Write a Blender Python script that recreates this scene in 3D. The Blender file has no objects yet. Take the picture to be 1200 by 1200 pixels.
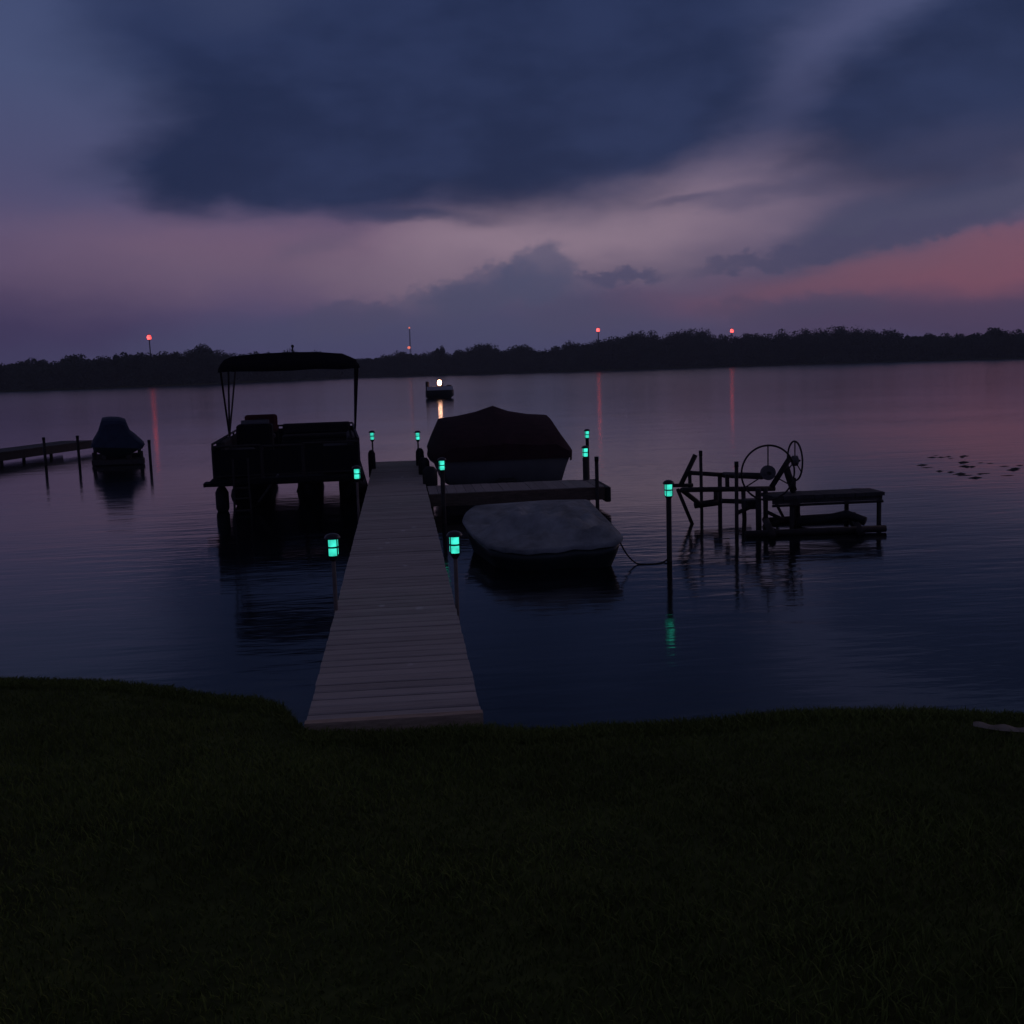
import bpy, math, random
import numpy as np
from mathutils import Vector, Matrix, Euler

random.seed(7)
rng = np.random.default_rng(7)
C = bpy.context.scene.collection
R = math.radians
PI = math.pi

# ------------------------------------------------------------------ camera
F = 1300.0 / 1200.0            # focal length over frame width
EYE = Vector((0, 0, 2.25))     # above the water (z = 0)


def cam_matrix(yaw, pitch, roll):
    f = Vector((math.sin(yaw) * math.cos(pitch), math.cos(yaw) * math.cos(pitch), -math.sin(pitch)))
    r = Vector((math.cos(yaw), -math.sin(yaw), 0))
    u = r.cross(f)
    c, s = math.cos(roll), math.sin(roll)
    return Matrix((r * c - u * s, u * c + r * s, -f)).transposed()


def project(m, p):
    d = m.transposed() @ (Vector(p) - EYE)
    return 600 + 1200 * F * d.x / -d.z, 600 - 1200 * F * d.y / -d.z


ROLL = R(1.8)
yaw, pitch = R(6), R(7.5)
for _ in range(20):            # the dock's vanishing point
    x, y = project(cam_matrix(yaw, pitch, ROLL), EYE + Vector((0, 1000, 0)))
    yaw += (x - 466) / 1300
    pitch += (y - 434) / 1300 
M = cam_matrix(yaw, pitch, ROLL)


def ray(px, py):
    return M @ Vector(((px - 600) / (1200 * F), -(py - 600) / (1200 * F), -1))


def at_z(px, py, z):
    d = ray(px, py)
    return EYE + d * ((z - EYE.z) / d.z)


def at_y(px, py, Y):
    d = ray(px, py)
    return EYE + d * (Y / d.y)


cam = bpy.data.cameras.new('camera')
cam.sensor_width = 36
cam.lens = 36 * F
cam.clip_start = 0.05
cam.clip_end = 9000
camo = bpy.data.objects.new('camera', cam)
camo.matrix_world = Matrix.Translation(EYE) @ M.to_4x4()
C.objects.link(camo)
bpy.context.scene.camera = camo


def lin(c):
    return tuple((v / 255 / 12.92 if v / 255 <= .04045 else ((v / 255 + .055) / 1.055) ** 2.4) for v in c)


# ------------------------------------------------------------------ materials
def new_mat(name):
    m = bpy.data.materials.new(name)
    m.use_nodes = True
    nt = m.node_tree
    return m, nt, nt.nodes, nt.links, nt.nodes['Principled BSDF']


def mat(name, col, rough=.6, metal=0, var=.25, scale=6, bump=.15, stretch=(1, 1, 1), spec=.3):
    m, nt, N, L, b = new_mat(name)
    tc = N.new('ShaderNodeTexCoord')
    mp = N.new('ShaderNodeMapping')
    mp.inputs['Scale'].default_value = stretch
    L.new(tc.outputs['Object'], mp.inputs['Vector'])
    n = N.new('ShaderNodeTexNoise')
    n.inputs['Scale'].default_value = scale
    n.inputs['Detail'].default_value = 6
    n.inputs['Roughness'].default_value = .65
    L.new(mp.outputs[0], n.inputs['Vector'])
    r = N.new('ShaderNodeValToRGB')
    r.color_ramp.elements[0].position = .3
    r.color_ramp.elements[1].position = .7
    r.color_ramp.elements[0].color = (*[c * (1 - var) for c in col], 1)
    r.color_ramp.elements[1].color = (*[min(1, c * (1 + var)) for c in col], 1)
    L.new(n.outputs['Fac'], r.inputs['Fac'])
    L.new(r.outputs['Color'], b.inputs['Base Color'])
    b.inputs['Roughness'].default_value = rough
    b.inputs['Metallic'].default_value = metal
    b.inputs['Specular IOR Level'].default_value = spec
    if bump:
        bp = N.new('ShaderNodeBump')
        bp.inputs['Strength'].default_value = bump
        bp.inputs['Distance'].default_value = .02
        L.new(n.outputs['Fac'], bp.inputs['Height'])
        L.new(bp.outputs['Normal'], b.inputs['Normal'])
    return m


def glow(name, col, strength, var=.3, scale=14):
    m, nt, N, L, b = new_mat(name)
    tc = N.new('ShaderNodeTexCoord')
    n = N.new('ShaderNodeTexNoise')
    n.inputs['Scale'].default_value = scale
    L.new(tc.outputs['Object'], n.inputs['Vector'])
    mr = N.new('ShaderNodeMapRange')
    mr.inputs['From Min'].default_value = .3
    mr.inputs['From Max'].default_value = .7
    mr.inputs['To Min'].default_value = strength * (1 - var)
    mr.inputs['To Max'].default_value = strength * (1 + var)
    L.new(n.outputs['Fac'], mr.inputs['Value'])
    oi = N.new('ShaderNodeObjectInfo')
    ra = N.new('ShaderNodeMapRange'); ra.inputs['To Min'].default_value = .78; ra.inputs['To Max'].default_value = 1.25
    L.new(oi.outputs['Random'], ra.inputs['Value'])
    mu = N.new('ShaderNodeMath'); mu.operation = 'MULTIPLY'
    L.new(mr.outputs[0], mu.inputs[0]); L.new(ra.outputs[0], mu.inputs[1])
    L.new(mu.outputs[0], b.inputs['Emission Strength'])
    b.inputs['Emission Color'].default_value = (*col, 1)
    b.inputs['Base Color'].default_value = (*[min(.8, c * .5 + .1) for c in col], 1)
    b.inputs['Roughness'].default_value = .3
    return m


def deck_mat(name, col, pitch_=.14, along='Y', stains=False):
    """weathered boards: grain along each board, every board its own tone"""
    m, nt, N, L, b = new_mat(name)
    tc = N.new('ShaderNodeTexCoord')
    sp = N.new('ShaderNodeSeparateXYZ')
    L.new(tc.outputs['Object'], sp.inputs[0])
    dv = N.new('ShaderNodeMath'); dv.operation = 'DIVIDE'; dv.inputs[1].default_value = pitch_
    L.new(sp.outputs[along], dv.inputs[0])
    fl = N.new('ShaderNodeMath'); fl.operation = 'FLOOR'
    L.new(dv.outputs[0], fl.inputs[0])
    wn = N.new('ShaderNodeTexWhiteNoise'); wn.noise_dimensions = '1D'
    L.new(fl.outputs[0], wn.inputs['W'])
    mp = N.new('ShaderNodeMapping')
    mp.inputs['Scale'].default_value = (1.5, 30, 10) if along == 'Y' else (30, 1.5, 10)
    L.new(tc.outputs['Object'], mp.inputs['Vector'])
    n = N.new('ShaderNodeTexNoise'); n.inputs['Scale'].default_value = 2.5; n.inputs['Detail'].default_value = 8
    L.new(mp.outputs[0], n.inputs['Vector'])
    ad = N.new('ShaderNodeMath'); ad.operation = 'MULTIPLY_ADD'; ad.inputs[1].default_value = .3
    L.new(wn.outputs['Value'], ad.inputs[0]); L.new(n.outputs['Fac'], ad.inputs[2])
    r = N.new('ShaderNodeValToRGB')
    r.color_ramp.elements[0].position = .35
    r.color_ramp.elements[1].position = .85
    r.color_ramp.elements[0].color = (*[c * .78 for c in col], 1)
    r.color_ramp.elements[1].color = (*[min(1, c * 1.22) for c in col], 1)
    L.new(ad.outputs[0], r.inputs['Fac'])
    out = r.outputs['Color']
    if stains:                   # pale dried prints along the middle of the walk
        vo = N.new('ShaderNodeTexVoronoi'); vo.inputs['Scale'].default_value = 2.6
        mp2 = N.new('ShaderNodeMapping'); mp2.inputs['Scale'].default_value = (1.5, .8, 0)
        L.new(tc.outputs['Object'], mp2.inputs['Vector']); L.new(mp2.outputs[0], vo.inputs['Vector'])
        nn = N.new('ShaderNodeTexNoise'); nn.inputs['Scale'].default_value = 25
        L.new(tc.outputs['Object'], nn.inputs['Vector'])
        ds = N.new('ShaderNodeMath'); ds.operation = 'MULTIPLY_ADD'; ds.inputs[1].default_value = .16
        L.new(nn.outputs['Fac'], ds.inputs[0]); L.new(vo.outputs['Distance'], ds.inputs[2])
        mr = N.new('ShaderNodeMapRange')
        mr.inputs['From Min'].default_value = .24; mr.inputs['From Max'].default_value = .15
        L.new(ds.outputs[0], mr.inputs['Value'])
        cx = N.new('ShaderNodeMath'); cx.operation = 'ABSOLUTE'
        sb = N.new('ShaderNodeMath'); sb.operation = 'SUBTRACT'; sb.inputs[1].default_value = .02
        L.new(sp.outputs['X'], sb.inputs[0]); L.new(sb.outputs[0], cx.inputs[0])
        m2 = N.new('ShaderNodeMapRange')
        m2.inputs['From Min'].default_value = .3; m2.inputs['From Max'].default_value = .1
        m2.inputs['To Max'].default_value = .6
        L.new(cx.outputs[0], m2.inputs['Value'])
        mm = N.new('ShaderNodeMath'); mm.operation = 'MULTIPLY'
        L.new(mr.outputs[0], mm.inputs[0]); L.new(m2.outputs[0], mm.inputs[1])
        mx = N.new('ShaderNodeMixRGB'); mx.inputs[2].default_value = (.75, .72, .7, 1)
        L.new(mm.outputs[0], mx.inputs[0]); L.new(out, mx.inputs[1])
        out = mx.outputs[0]
    L.new(out, b.inputs['Base Color'])
    b.inputs['Roughness'].default_value = .75
    b.inputs['Specular IOR Level'].default_value = .25
    bp = N.new('ShaderNodeBump'); bp.inputs['Strength'].default_value = .2; bp.inputs['Distance'].default_value = .01
    L.new(n.outputs['Fac'], bp.inputs['Height']); L.new(bp.outputs['Normal'], b.inputs['Normal'])
    return m


MT = {
    'deck': deck_mat('weathered_boards', (.39, .33, .30), .145, 'Y', True),
    'pier': deck_mat('weathered_pier_boards', (.27, .23, .22), .145, 'X'),
    'dark_deck': deck_mat('dark_stained_boards', (.05, .045, .045), .14, 'X'),
    'fascia': mat('brown_fascia', (.11, .075, .055), .8, 0, .4, 8, .3, (1, 6, 6)),
    'raw_wood': mat('raw_edge_board', (.42, .30, .22), .8, 0, .3, 9, .3, (1, 6, 6)),
    'old_wood': mat('old_dark_wood', (.05, .042, .04), .85, 0, .4, 8, .3, (6, 6, 1)),
    'steel': mat('galvanised_steel', (.22, .2, .2), .5, .6, .3, 20, .1),
    'bare_pole': mat('weathered_pole', (.13, .10, .09), .7, 0, .3, 12, .1),
    'hub': mat('dull_grey_hub', (.11, .1, .1), .7, .2, .3, 20, .1),
    'rust': mat('dull_rusty_steel', (.032, .026, .026), .7, .3, .4, 18, .2),
    'black': mat('black_rubber', (.012, .012, .014), .7, 0, .3, 10, .1),
    'canvas_black': mat('black_canvas', (.012, .011, .014), .9, 0, .3, 12, .3, spec=.1),
    'cover_maroon': mat('dark_maroon_cover', (.034, .013, .017), .9, 0, .35, 5, .5, spec=.1),
    'cover_pale': mat('pale_grey_cover', (.24, .25, .26), .85, 0, .42, 3.2, .8, spec=.2),
    'cover_blue': mat('dark_blue_cover', (.03, .042, .075), .85, 0, .25, 4, .5, spec=.2),
    'hull_grey': mat('grey_gelcoat', (.14, .135, .14), .35, 0, .12, 3, .02),
    'hull_dark': mat('dark_gelcoat', (.02, .03, .03), .35, 0, .15, 3, .02),
    'hull_white': mat('white_gelcoat', (.5, .5, .52), .35, 0, .1, 3, .02),
    'pontoon': mat('dark_painted_aluminium', (.008, .008, .010), .7, 0, .2, 6, .05, spec=.1),
    'panel': mat('dark_fence_panel', (.007, .007, .009), .75, 0, .2, 5, .05, spec=.1),
    'vinyl': mat('dark_vinyl', (.016, .015, .018), .8, 0, .3, 6, .2),
    'vinyl_red': mat('dark_red_vinyl', (.09, .02, .02), .8, 0, .3, 6, .2),
    'cap': mat('moulded_cap', (.035, .035, .04), .3, 0, .15, 12, .05),
    'rope': mat('dark_rope', (.03, .028, .025), .9, 0, .4, 60, .5),
    'teal': glow('teal_lamp', (.045, .76, .56), 1.0, .4),
    'red': glow('red_lamp', (1, .085, .08), 3.6, .75, .55),
    'redsmall': glow('small_red_lamp', (1, .22, .15), .9, .1),
    'warm': glow('warm_white_lamp', (1, .48, .30), 11, .45, 6),
    'foliage': mat('far_foliage', (.03, .042, .03), .9, 0, .5, .25, 0, spec=.1),
    'bark': mat('bark', (.06, .05, .04), .9, 0, .4, 3, .3),
    'soil': mat('soil', (.06, .072, .022), .95, 0, .5, 3, .5, spec=.05),
    'sand': mat('pale_sand', (.34, .28, .22), .95, 0, .35, 9, .5, spec=.1),
    'weed': mat('water_weed', (.05, .05, .045), .8, 0, .4, 8, .1),
}


def grass_mat():
    m, nt, N, L, b = new_mat('grass_blades')
    tc = N.new('ShaderNodeTexCoord')
    n = N.new('ShaderNodeTexNoise'); n.inputs['Scale'].default_value = 1.3; n.inputs['Detail'].default_value = 8
    L.new(tc.outputs['Object'], n.inputs['Vector'])
    r = N.new('ShaderNodeValToRGB')
    r.color_ramp.elements[0].position = .35; r.color_ramp.elements[0].color = (.085, .105, .024, 1)
    r.color_ramp.elements[1].position = .68; r.color_ramp.elements[1].color = (.13, .16, .036, 1)
    L.new(n.outputs['Fac'], r.inputs['Fac']); L.new(r.outputs['Color'], b.inputs['Base Color'])
    b.inputs['Roughness'].default_value = .8
    b.inputs['Specular IOR Level'].default_value = .08
    return m


def water_mat():
    m, nt, N, L, b = new_mat('lake_water')
    tc = N.new('ShaderNodeTexCoord')

    def noise(scale, sx, sy, detail, rot=0):
        mp = N.new('ShaderNodeMapping')
        mp.inputs['Scale'].default_value = (sx, sy, 1)
        mp.inputs['Rotation'].default_value = (0, 0, rot)
        L.new(tc.outputs['Object'], mp.inputs['Vector'])
        n = N.new('ShaderNodeTexNoise'); n.inputs['Scale'].default_value = scale
        n.inputs['Detail'].default_value = detail; n.inputs['Roughness'].default_value = .55
        L.new(mp.outputs[0], n.inputs['Vector'])
        return n.outputs['Fac']
    a = noise(1, 1.6, 5.5, 3, R(6))
    c = noise(1, .35, 1.1, 3, R(-10))
    mod = noise(1, .05, .12, 2)             # calm and ruffled patches
    mr = N.new('ShaderNodeMapRange'); mr.inputs['From Min'].default_value = .35; mr.inputs['From Max'].default_value = .65
    mr.inputs['To Min'].default_value = .45; mr.inputs['To Max'].default_value = 1.3
    L.new(mod, mr.inputs['Value'])
    ad = N.new('ShaderNodeMath'); ad.operation = 'MULTIPLY_ADD'; ad.inputs[1].default_value = 2.2
    L.new(c, ad.inputs[0]); L.new(a, ad.inputs[2])
    mu = N.new('ShaderNodeMath'); mu.operation = 'MULTIPLY'
    L.new(ad.outputs[0], mu.inputs[0]); L.new(mr.outputs[0], mu.inputs[1])
    bp = N.new('ShaderNodeBump'); bp.inputs['Strength'].default_value = 1; bp.inputs['Distance'].default_value = .0045
    L.new(ad.outputs[0], bp.inputs['Height'])
    L.new(mu.outputs[0], bp.inputs['Height'])
    L.new(bp.outputs['Normal'], b.inputs['Normal'])
    b.inputs['Base Color'].default_value = (.004, .006, .008, 1)
    sy = N.new('ShaderNodeSeparateXYZ'); L.new(tc.outputs['Object'], sy.inputs[0])
    ro = N.new('ShaderNodeMapRange')              # sheltered by the bank, ruffled farther out
    ro.inputs['From Min'].default_value = 14; ro.inputs['From Max'].default_value = 130
    ro.inputs['To Min'].default_value = .085; ro.inputs['To Max'].default_value = .15
    L.new(sy.outputs['Y'], ro.inputs['Value']); L.new(ro.outputs[0], b.inputs['Roughness'])
    b.inputs['IOR'].default_value = 1.28
    return m


# ------------------------------------------------------------------ mesh helper
class MB:
    def __init__(s):
        s.v = []; s.f = []

    def add(s, verts, faces):
        o = len(s.v)
        s.v += [Vector(v) for v in verts]
        s.f += [tuple(i + o for i in f) for f in faces]
        return s

    def box(s, a, b, rz=0):
        a, b = Vector(a), Vector(b)
        c = (a + b) / 2
        h = (b - a) / 2
        vs = []
        for x, y, z in ((-1, -1, -1), (1, -1, -1), (1, 1, -1), (-1, 1, -1), (-1, -1, 1), (1, -1, 1), (1, 1, 1), (-1, 1, 1)):
            p = Vector((x * h.x, y * h.y, z * h.z))
            if rz:
                p = Matrix.Rotation(rz, 3, 'Z') @ p
            vs.append(c + p)
        return s.add(vs, [(3, 2, 1, 0), (4, 5, 6, 7), (0, 1, 5, 4), (1, 2, 6, 5), (2, 3, 7, 6), (3, 0, 4, 7)])

    def rbox(s, a, b, r=.03, rz=0):
        """box with chamfered vertical and top edges"""
        a, b = Vector(a), Vector(b)
        c = (a + b) / 2; h = (b - a) / 2
        def ring(ins, z):
            x, y = h.x - ins, h.y - ins
            k = r
            return [(x, -y + k, z), (x, y - k, z), (x - k, y, z), (-x + k, y, z), (-x, y - k, z), (-x, -y + k, z), (-x + k, -y, z), (x - k, -y, z)]
        rings = [ring(r * .6, -h.z), ring(0, -h.z + r * .6), ring(0, h.z - r * .6), ring(r * .6, h.z)]
        vs = []
        for rg in rings:
            for p in rg:
                p = Vector(p)
                if rz: p = Matrix.Rotation(rz, 3, 'Z') @ p
                vs.append(c + p)
        fs = []
        for k in range(3):
            for i in range(8):
                j = (i + 1) % 8
                fs.append((k * 8 + i, k * 8 + j, k * 8 + 8 + j, k * 8 + 8 + i))
        fs.append(tuple(range(7, -1, -1))); fs.append(tuple(range(24, 32)))
        return s.add(vs, fs)

    def tube(s, pts, r, n=8, r2=None, caps=True):
        pts = [Vector(p) for p in pts]
        vs = []; fs = []
        for i, p in enumerate(pts):
            t = (pts[min(i + 1, len(pts) - 1)] - pts[max(i - 1, 0)]).normalized()
            ref = Vector((0, 0, 1)) if abs(t.z) < .9 else Vector((1, 0, 0))
            u = t.cross(ref).normalized(); w = u.cross(t)
            rr = r if r2 is None else r + (r2 - r) * i / (len(pts) - 1)
            for k in range(n):
                a = 2 * PI * k / n
                vs.append(p + (u * math.cos(a) + w * math.sin(a)) * rr)
        for i in range(len(pts) - 1):
            for k in range(n):
                j = (k + 1) % n
                fs.append((i * n + k, i * n + j, i * n + n + j, i * n + n + k))
        if caps:
            fs.append(tuple(range(n - 1, -1, -1)))
            fs.append(tuple((len(pts) - 1) * n + k for k in range(n)))
        return s.add(vs, fs)

    def ring(s, c, R_, r, axis_u, axis_v, n=40, m=6):
        c = Vector(c); u = Vector(axis_u).normalized(); v = Vector(axis_v).normalized(); w = u.cross(v)
        vs = []; fs = []
        for i in range(n):
            a = 2 * PI * i / n
            d = u * math.cos(a) + v * math.sin(a)
            for k in range(m):
                b = 2 * PI * k / m
                vs.append(c + d * (R_ + r * math.cos(b)) + w * (r * math.sin(b)))
        for i in range(n):
            for k in range(m):
                i2, k2 = (i + 1) % n, (k + 1) % m
                fs.append((i * m + k, i2 * m + k, i2 * m + k2, i * m + k2))
        return s.add(vs, fs)

    def lathe(s, c, prof, n=14, sx=1, sy=1):
        """profile of (radius, z) turned about the vertical through c"""
        c = Vector(c); vs = []; fs = []
        for r, z in prof:
            for k in range(n):
                a = 2 * PI * k / n
                vs.append(c + Vector((r * math.cos(a) * sx, r * math.sin(a) * sy, z)))
        for i in range(len(prof) - 1):
            for k in range(n):
                j = (k + 1) % n
                fs.append((i * n + k, i * n + j, i * n + n + j, i * n + n + k))
        fs.append(tuple(range(n - 1, -1, -1)))
        fs.append(tuple((len(prof) - 1) * n + k for k in range(n)))
        return s.add(vs, fs)

    def loft(s, secs, closed=False, caps=True):
        n = len(secs[0]); vs = [p for sec in secs for p in sec]; fs = []
        for i in range(len(secs) - 1):
            for k in range(n if closed else n - 1):
                j = (k + 1) % n
                fs.append((i * n + k, i * n + j, i * n + n + j, i * n + n + k))
        if caps:
            fs.append(tuple(range(n - 1, -1, -1)))
            fs.append(tuple((len(secs) - 1) * n + k for k in range(n)))
        return s.add(vs, fs)

    def build(s, name, m, parent=None, smooth=False, origin=None):
        o = origin if origin is not None else Vector((0, 0, 0))
        root = parent
        while root is not None:
            o = o + root.location
            root = root.parent
        me = bpy.data.meshes.new(name)
        me.from_pydata([tuple(v - o) for v in s.v], [], s.f)
        me.materials.append(MT[m] if isinstance(m, str) else m)
        import bmesh
        bm = bmesh.new(); bm.from_mesh(me)
        bmesh.ops.recalc_face_normals(bm, faces=bm.faces)
        bm.to_mesh(me); bm.free()
        if smooth:
            me.polygons.foreach_set('use_smooth', [True] * len(me.polygons))
        ob = bpy.data.objects.new(name, me)
        if parent is not None:
            ob.parent = parent
        elif origin is not None:
            ob.location = origin
        C.objects.link(ob)
        return ob


def thing(name, loc, label, cat, group=None):
    o = bpy.data.objects.new(name, None)
    o.empty_display_size = .3
    o.location = loc
    C.objects.link(o)
    o['label'] = label; o['category'] = cat
    if group: o['group'] = group
    return o


def tag(o, label=None, cat=None, group=None, kind=None):
    for k, v in (('label', label), ('category', cat), ('group', group), ('kind', kind)):
        if v: o[k] = v
    return o


def copy_tree(src, loc, label):
    r = src.copy(); C.objects.link(r); r.location = loc; r['label'] = label
    for ch in list(src.children):
        c = ch.copy(); C.objects.link(c); c.parent = r
        for g in list(ch.children):
            d = g.copy(); C.objects.link(d); d.parent = c
    return r


def mesh_np(name, verts, nper, m):
    """verts: (n_faces*nper, 3)"""
    me = bpy.data.meshes.new(name)
    nv = len(verts); nf = nv // nper
    me.vertices.add(nv); me.vertices.foreach_set('co', verts.astype(np.float32).ravel())
    me.loops.add(nv); me.loops.foreach_set('vertex_index', np.arange(nv, dtype=np.int32))
    me.polygons.add(nf); me.polygons.foreach_set('loop_start', np.arange(0, nv, nper, dtype=np.int32))
    me.update(calc_edges=True)
    me.materials.append(MT[m] if isinstance(m, str) else m)
    return me


# ------------------------------------------------------------------ the lake
mb = MB()
mb.add([(-740, -60, 0), (740, -60, 0), (740, 700, 0), (-740, 700, 0)], [(0, 1, 2, 3)])
MT['water'] = water_mat()
tag(mb.build('water', 'water'), 'calm dark lake reflecting the purple dusk sky', 'lake', kind='structure')

# ------------------------------------------------------------------ near lawn
edge_px = [(-420, 800), (-200, 795), (0, 792), (60, 793), (130, 795), (200, 803), (250, 812), (300, 815), (330, 824), (350, 845), (362, 853), (462, 853.5), (566, 849), (580, 851),
           (620, 853), (700, 846), (850, 839), (950, 831), (1080, 829), (1200, 833), (1420, 838), (1650, 845)]


def lawn_z(x, y):              # gentle rise away from the lake
    return .30 + max(0.0, 6.4 - y) * .075


def turf_z(x, y, d):           # lawn height at d metres in from the bank's edge
    z = lawn_z(x, y)
    z += .025 * math.sin(x * 1.7 + y * .8) * math.sin(y * 1.3 + 1) + .012 * math.sin(4.1 * x + 2.3 * y)
    z += .066 * math.exp(-((x - DOCK_X) / .8) ** 4) * math.exp(-max(d, 0) / .9)
    if d < .25:
        z -= .02 * (1 - max(d, 0) / .25) ** 2
    return z


DOCK_X = (at_z(358, 853, .35).x + at_z(567, 849, .35).x) / 2
edge = []
for px, py in edge_px:
    z = .34
    for _ in range(12):
        p = at_z(px, py, z)
        z = .5 * z + .5 * (turf_z(p.x, p.y, 0) + .012)
    edge.append(p)
edge = [Vector((-14, edge[0].y + .2, edge[0].z))] + edge + [Vector((14, edge[-1].y, edge[-1].z))]


def edge_y(x):
    for a, b in zip(edge, edge[1:]):
        if a.x <= x <= b.x:
            return a.y + (b.y - a.y) * (x - a.x) / (b.x - a.x)
    return 5.5


def ground_z(x, y):
    ey = edge_y(x)
    return turf_z(x, y, ey - y)


xs = np.linspace(-14, 14, 141)
cols = []
for x in xs:
    ey = edge_y(x)
    row = [Vector((x, ey + .38, -.5)), Vector((x, ey + .16, -.05)), Vector((x, ey + .05, .16))]
    for t in np.linspace(0, 1, 36):
        y = ey - (ey + 14) * t ** 1.5
        row.append(Vector((x, y, ground_z(x, y) - .02)))
    cols.append(row)
mb = MB(); mb.loft(cols, caps=False)
tag(mb.build('ground', 'soil', smooth=True), 'dark lawn bank sloping down to the lake edge', 'lawn', kind='structure')

# grass blades
NB = 330000
u = rng.random(NB)
gx = rng.uniform(-6.5, 7, NB)
gy = np.empty(NB)
exs = np.array([e.x for e in edge]); eys = np.array([e.y for e in edge])
ey = np.interp(gx, exs, eys)
lo = np.full(NB, 1.6)
k = rng.random(NB) < .16
gy = ey - (ey - lo) * u ** .95
gy[k] = ey[k] + .05 - rng.random(k.sum()) * .3
near = np.abs(gx - 4) + np.abs(gy - 4) < 0
keep = (np.abs(gx) < gy * .62 + 1.4)
gx, gy = gx[keep], gy[keep]
gz = np.array([ground_z(a, b) for a, b in zip(gx, gy)]) - .025
n = len(gx)
patch = .5 + .5 * np.sin(gx * 2.1 + 1.3 * np.sin(gy * 1.7)) * np.sin(gy * 2.6 + gx)
h = (.018 + .026 * rng.random(n)) * (.75 + .5 * patch)
tall = rng.random(n) < .01
h[tall] *= 1.3
az = rng.random(n) * 2 * PI
lean = rng.normal(0, .55, (n, 2)) * h[:, None]
wd = .0018 + .0018 * rng.random(n)
base = np.stack([gx, gy, gz], 1)
side = np.stack([np.cos(az), np.sin(az), np.zeros(n)], 1) * wd[:, None]
mid = base + np.stack([lean[:, 0] * .35, lean[:, 1] * .35, h * .6], 1)
tip = base + np.stack([lean[:, 0], lean[:, 1], h], 1)
quads = np.stack([base - side, base + side, mid + side * .8, mid - side * .8], 1)
tips = np.stack([mid - side * .8, mid + side * .8, tip, tip], 1)
tips[:, 3] = tip - side * .15
V = np.concatenate([quads.reshape(-1, 3), tips.reshape(-1, 3)])
MT['grass'] = grass_mat()
go = bpy.data.objects.new('grass', mesh_np('grass', V, 4, 'grass')); C.objects.link(go)
tag(go, 'dark short grass covering the foreground lawn', 'grass', kind='stuff')

# pale sandy strip in the lawn, at the right
mb = MB()
a, b = at_z(1140, 861, .36), at_z(1290, 880, .36)
pts_t, pts_b = [], []
for i in range(25):
    t = i / 24
    p = a.lerp(b, t)
    wv = .03 * math.sin(PI * min(1, t * 3 + .03) / 2) * (1 + .5 * math.sin(9 * t + 1))
    z = ground_z(p.x, p.y) + .002
    pts_t.append(Vector((p.x, p.y + wv, z + .012 * math.sin(31 * t))))
    pts_b.append(Vector((p.x, p.y - wv, z)))
mb.loft([pts_t, [ (q + w) / 2 + Vector((0, 0, .022)) for q, w in zip(pts_t, pts_b)], pts_b], caps=False)
tag(mb.build('sand_patch', 'sand', smooth=True), 'pale bare sandy strip in the lawn near the right edge', 'sand', kind='structure')

# ------------------------------------------------------------------ main dock
DZ = .35
nl, nr = at_z(358, 853, DZ), at_z(567, 849, DZ)
fl, fr = at_z(438, 541, DZ), at_z(492, 539, DZ)
XL, XR = (nl.x + fl.x) / 2, (nr.x + fr.x) / 2
Y0, Y1 = max(nl.y, nr.y) + .1, (fl.y + fr.y) / 2
dock = thing('dock', ((XL + XR) / 2, Y0, 0), 'long narrow wooden dock walkway running from the lawn out into the lake', 'dock')
mb = MB(); y = Y0; i = 0
while y < Y1 - .13:
    dz = random.uniform(-.003, .003); jl, jr = random.uniform(-.003, .003), random.uniform(-.003, .003)
    tl = random.uniform(-.003, .003)
    a0, a1 = y, y + .122
    p = []
    for zz in (DZ - .035, DZ - .006, DZ):
        ins = .009 if zz == DZ else 0
        p += [(XL + jl, a0 + ins, zz + dz), (XR + jr, a0 + ins, zz + dz + tl), (XR + jr, a1 - ins, zz + dz + tl), (XL + jl, a1 - ins, zz + dz)]
    fcs = [(3, 2, 1, 0), (8, 9, 10, 11)]
    for q in (0, 4):
        for e in range(4):
            fcs.append((q + e, q + (e + 1) % 4, q + 4 + (e + 1) % 4, q + 4 + e))
    mb.add(p, fcs)
    y += .145
mb.build('deck_boards', 'deck', dock)
for x in (XL + .04, (XL + XR) / 2 - .02, XR - .08):
    MB().box((x, Y0 + .3, DZ - .16), (x + .04, Y1, DZ - .038)).build('stringer', 'old_wood', dock)
mb = MB()
mb.box((XL - .005, Y0 - .07, DZ - .14), (XR + .005, Y0 - .006, DZ + .012))
mb.build('end_board', 'raw_wood', dock)
for yy in np.arange(Y0 + 3.1, Y1, 3.05):
    for x in (XL + .1, XR - .1):
        MB().tube([(x, yy, -1.2), (x, yy, DZ - .04)], .03).build('leg', 'rust', dock)

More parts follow.
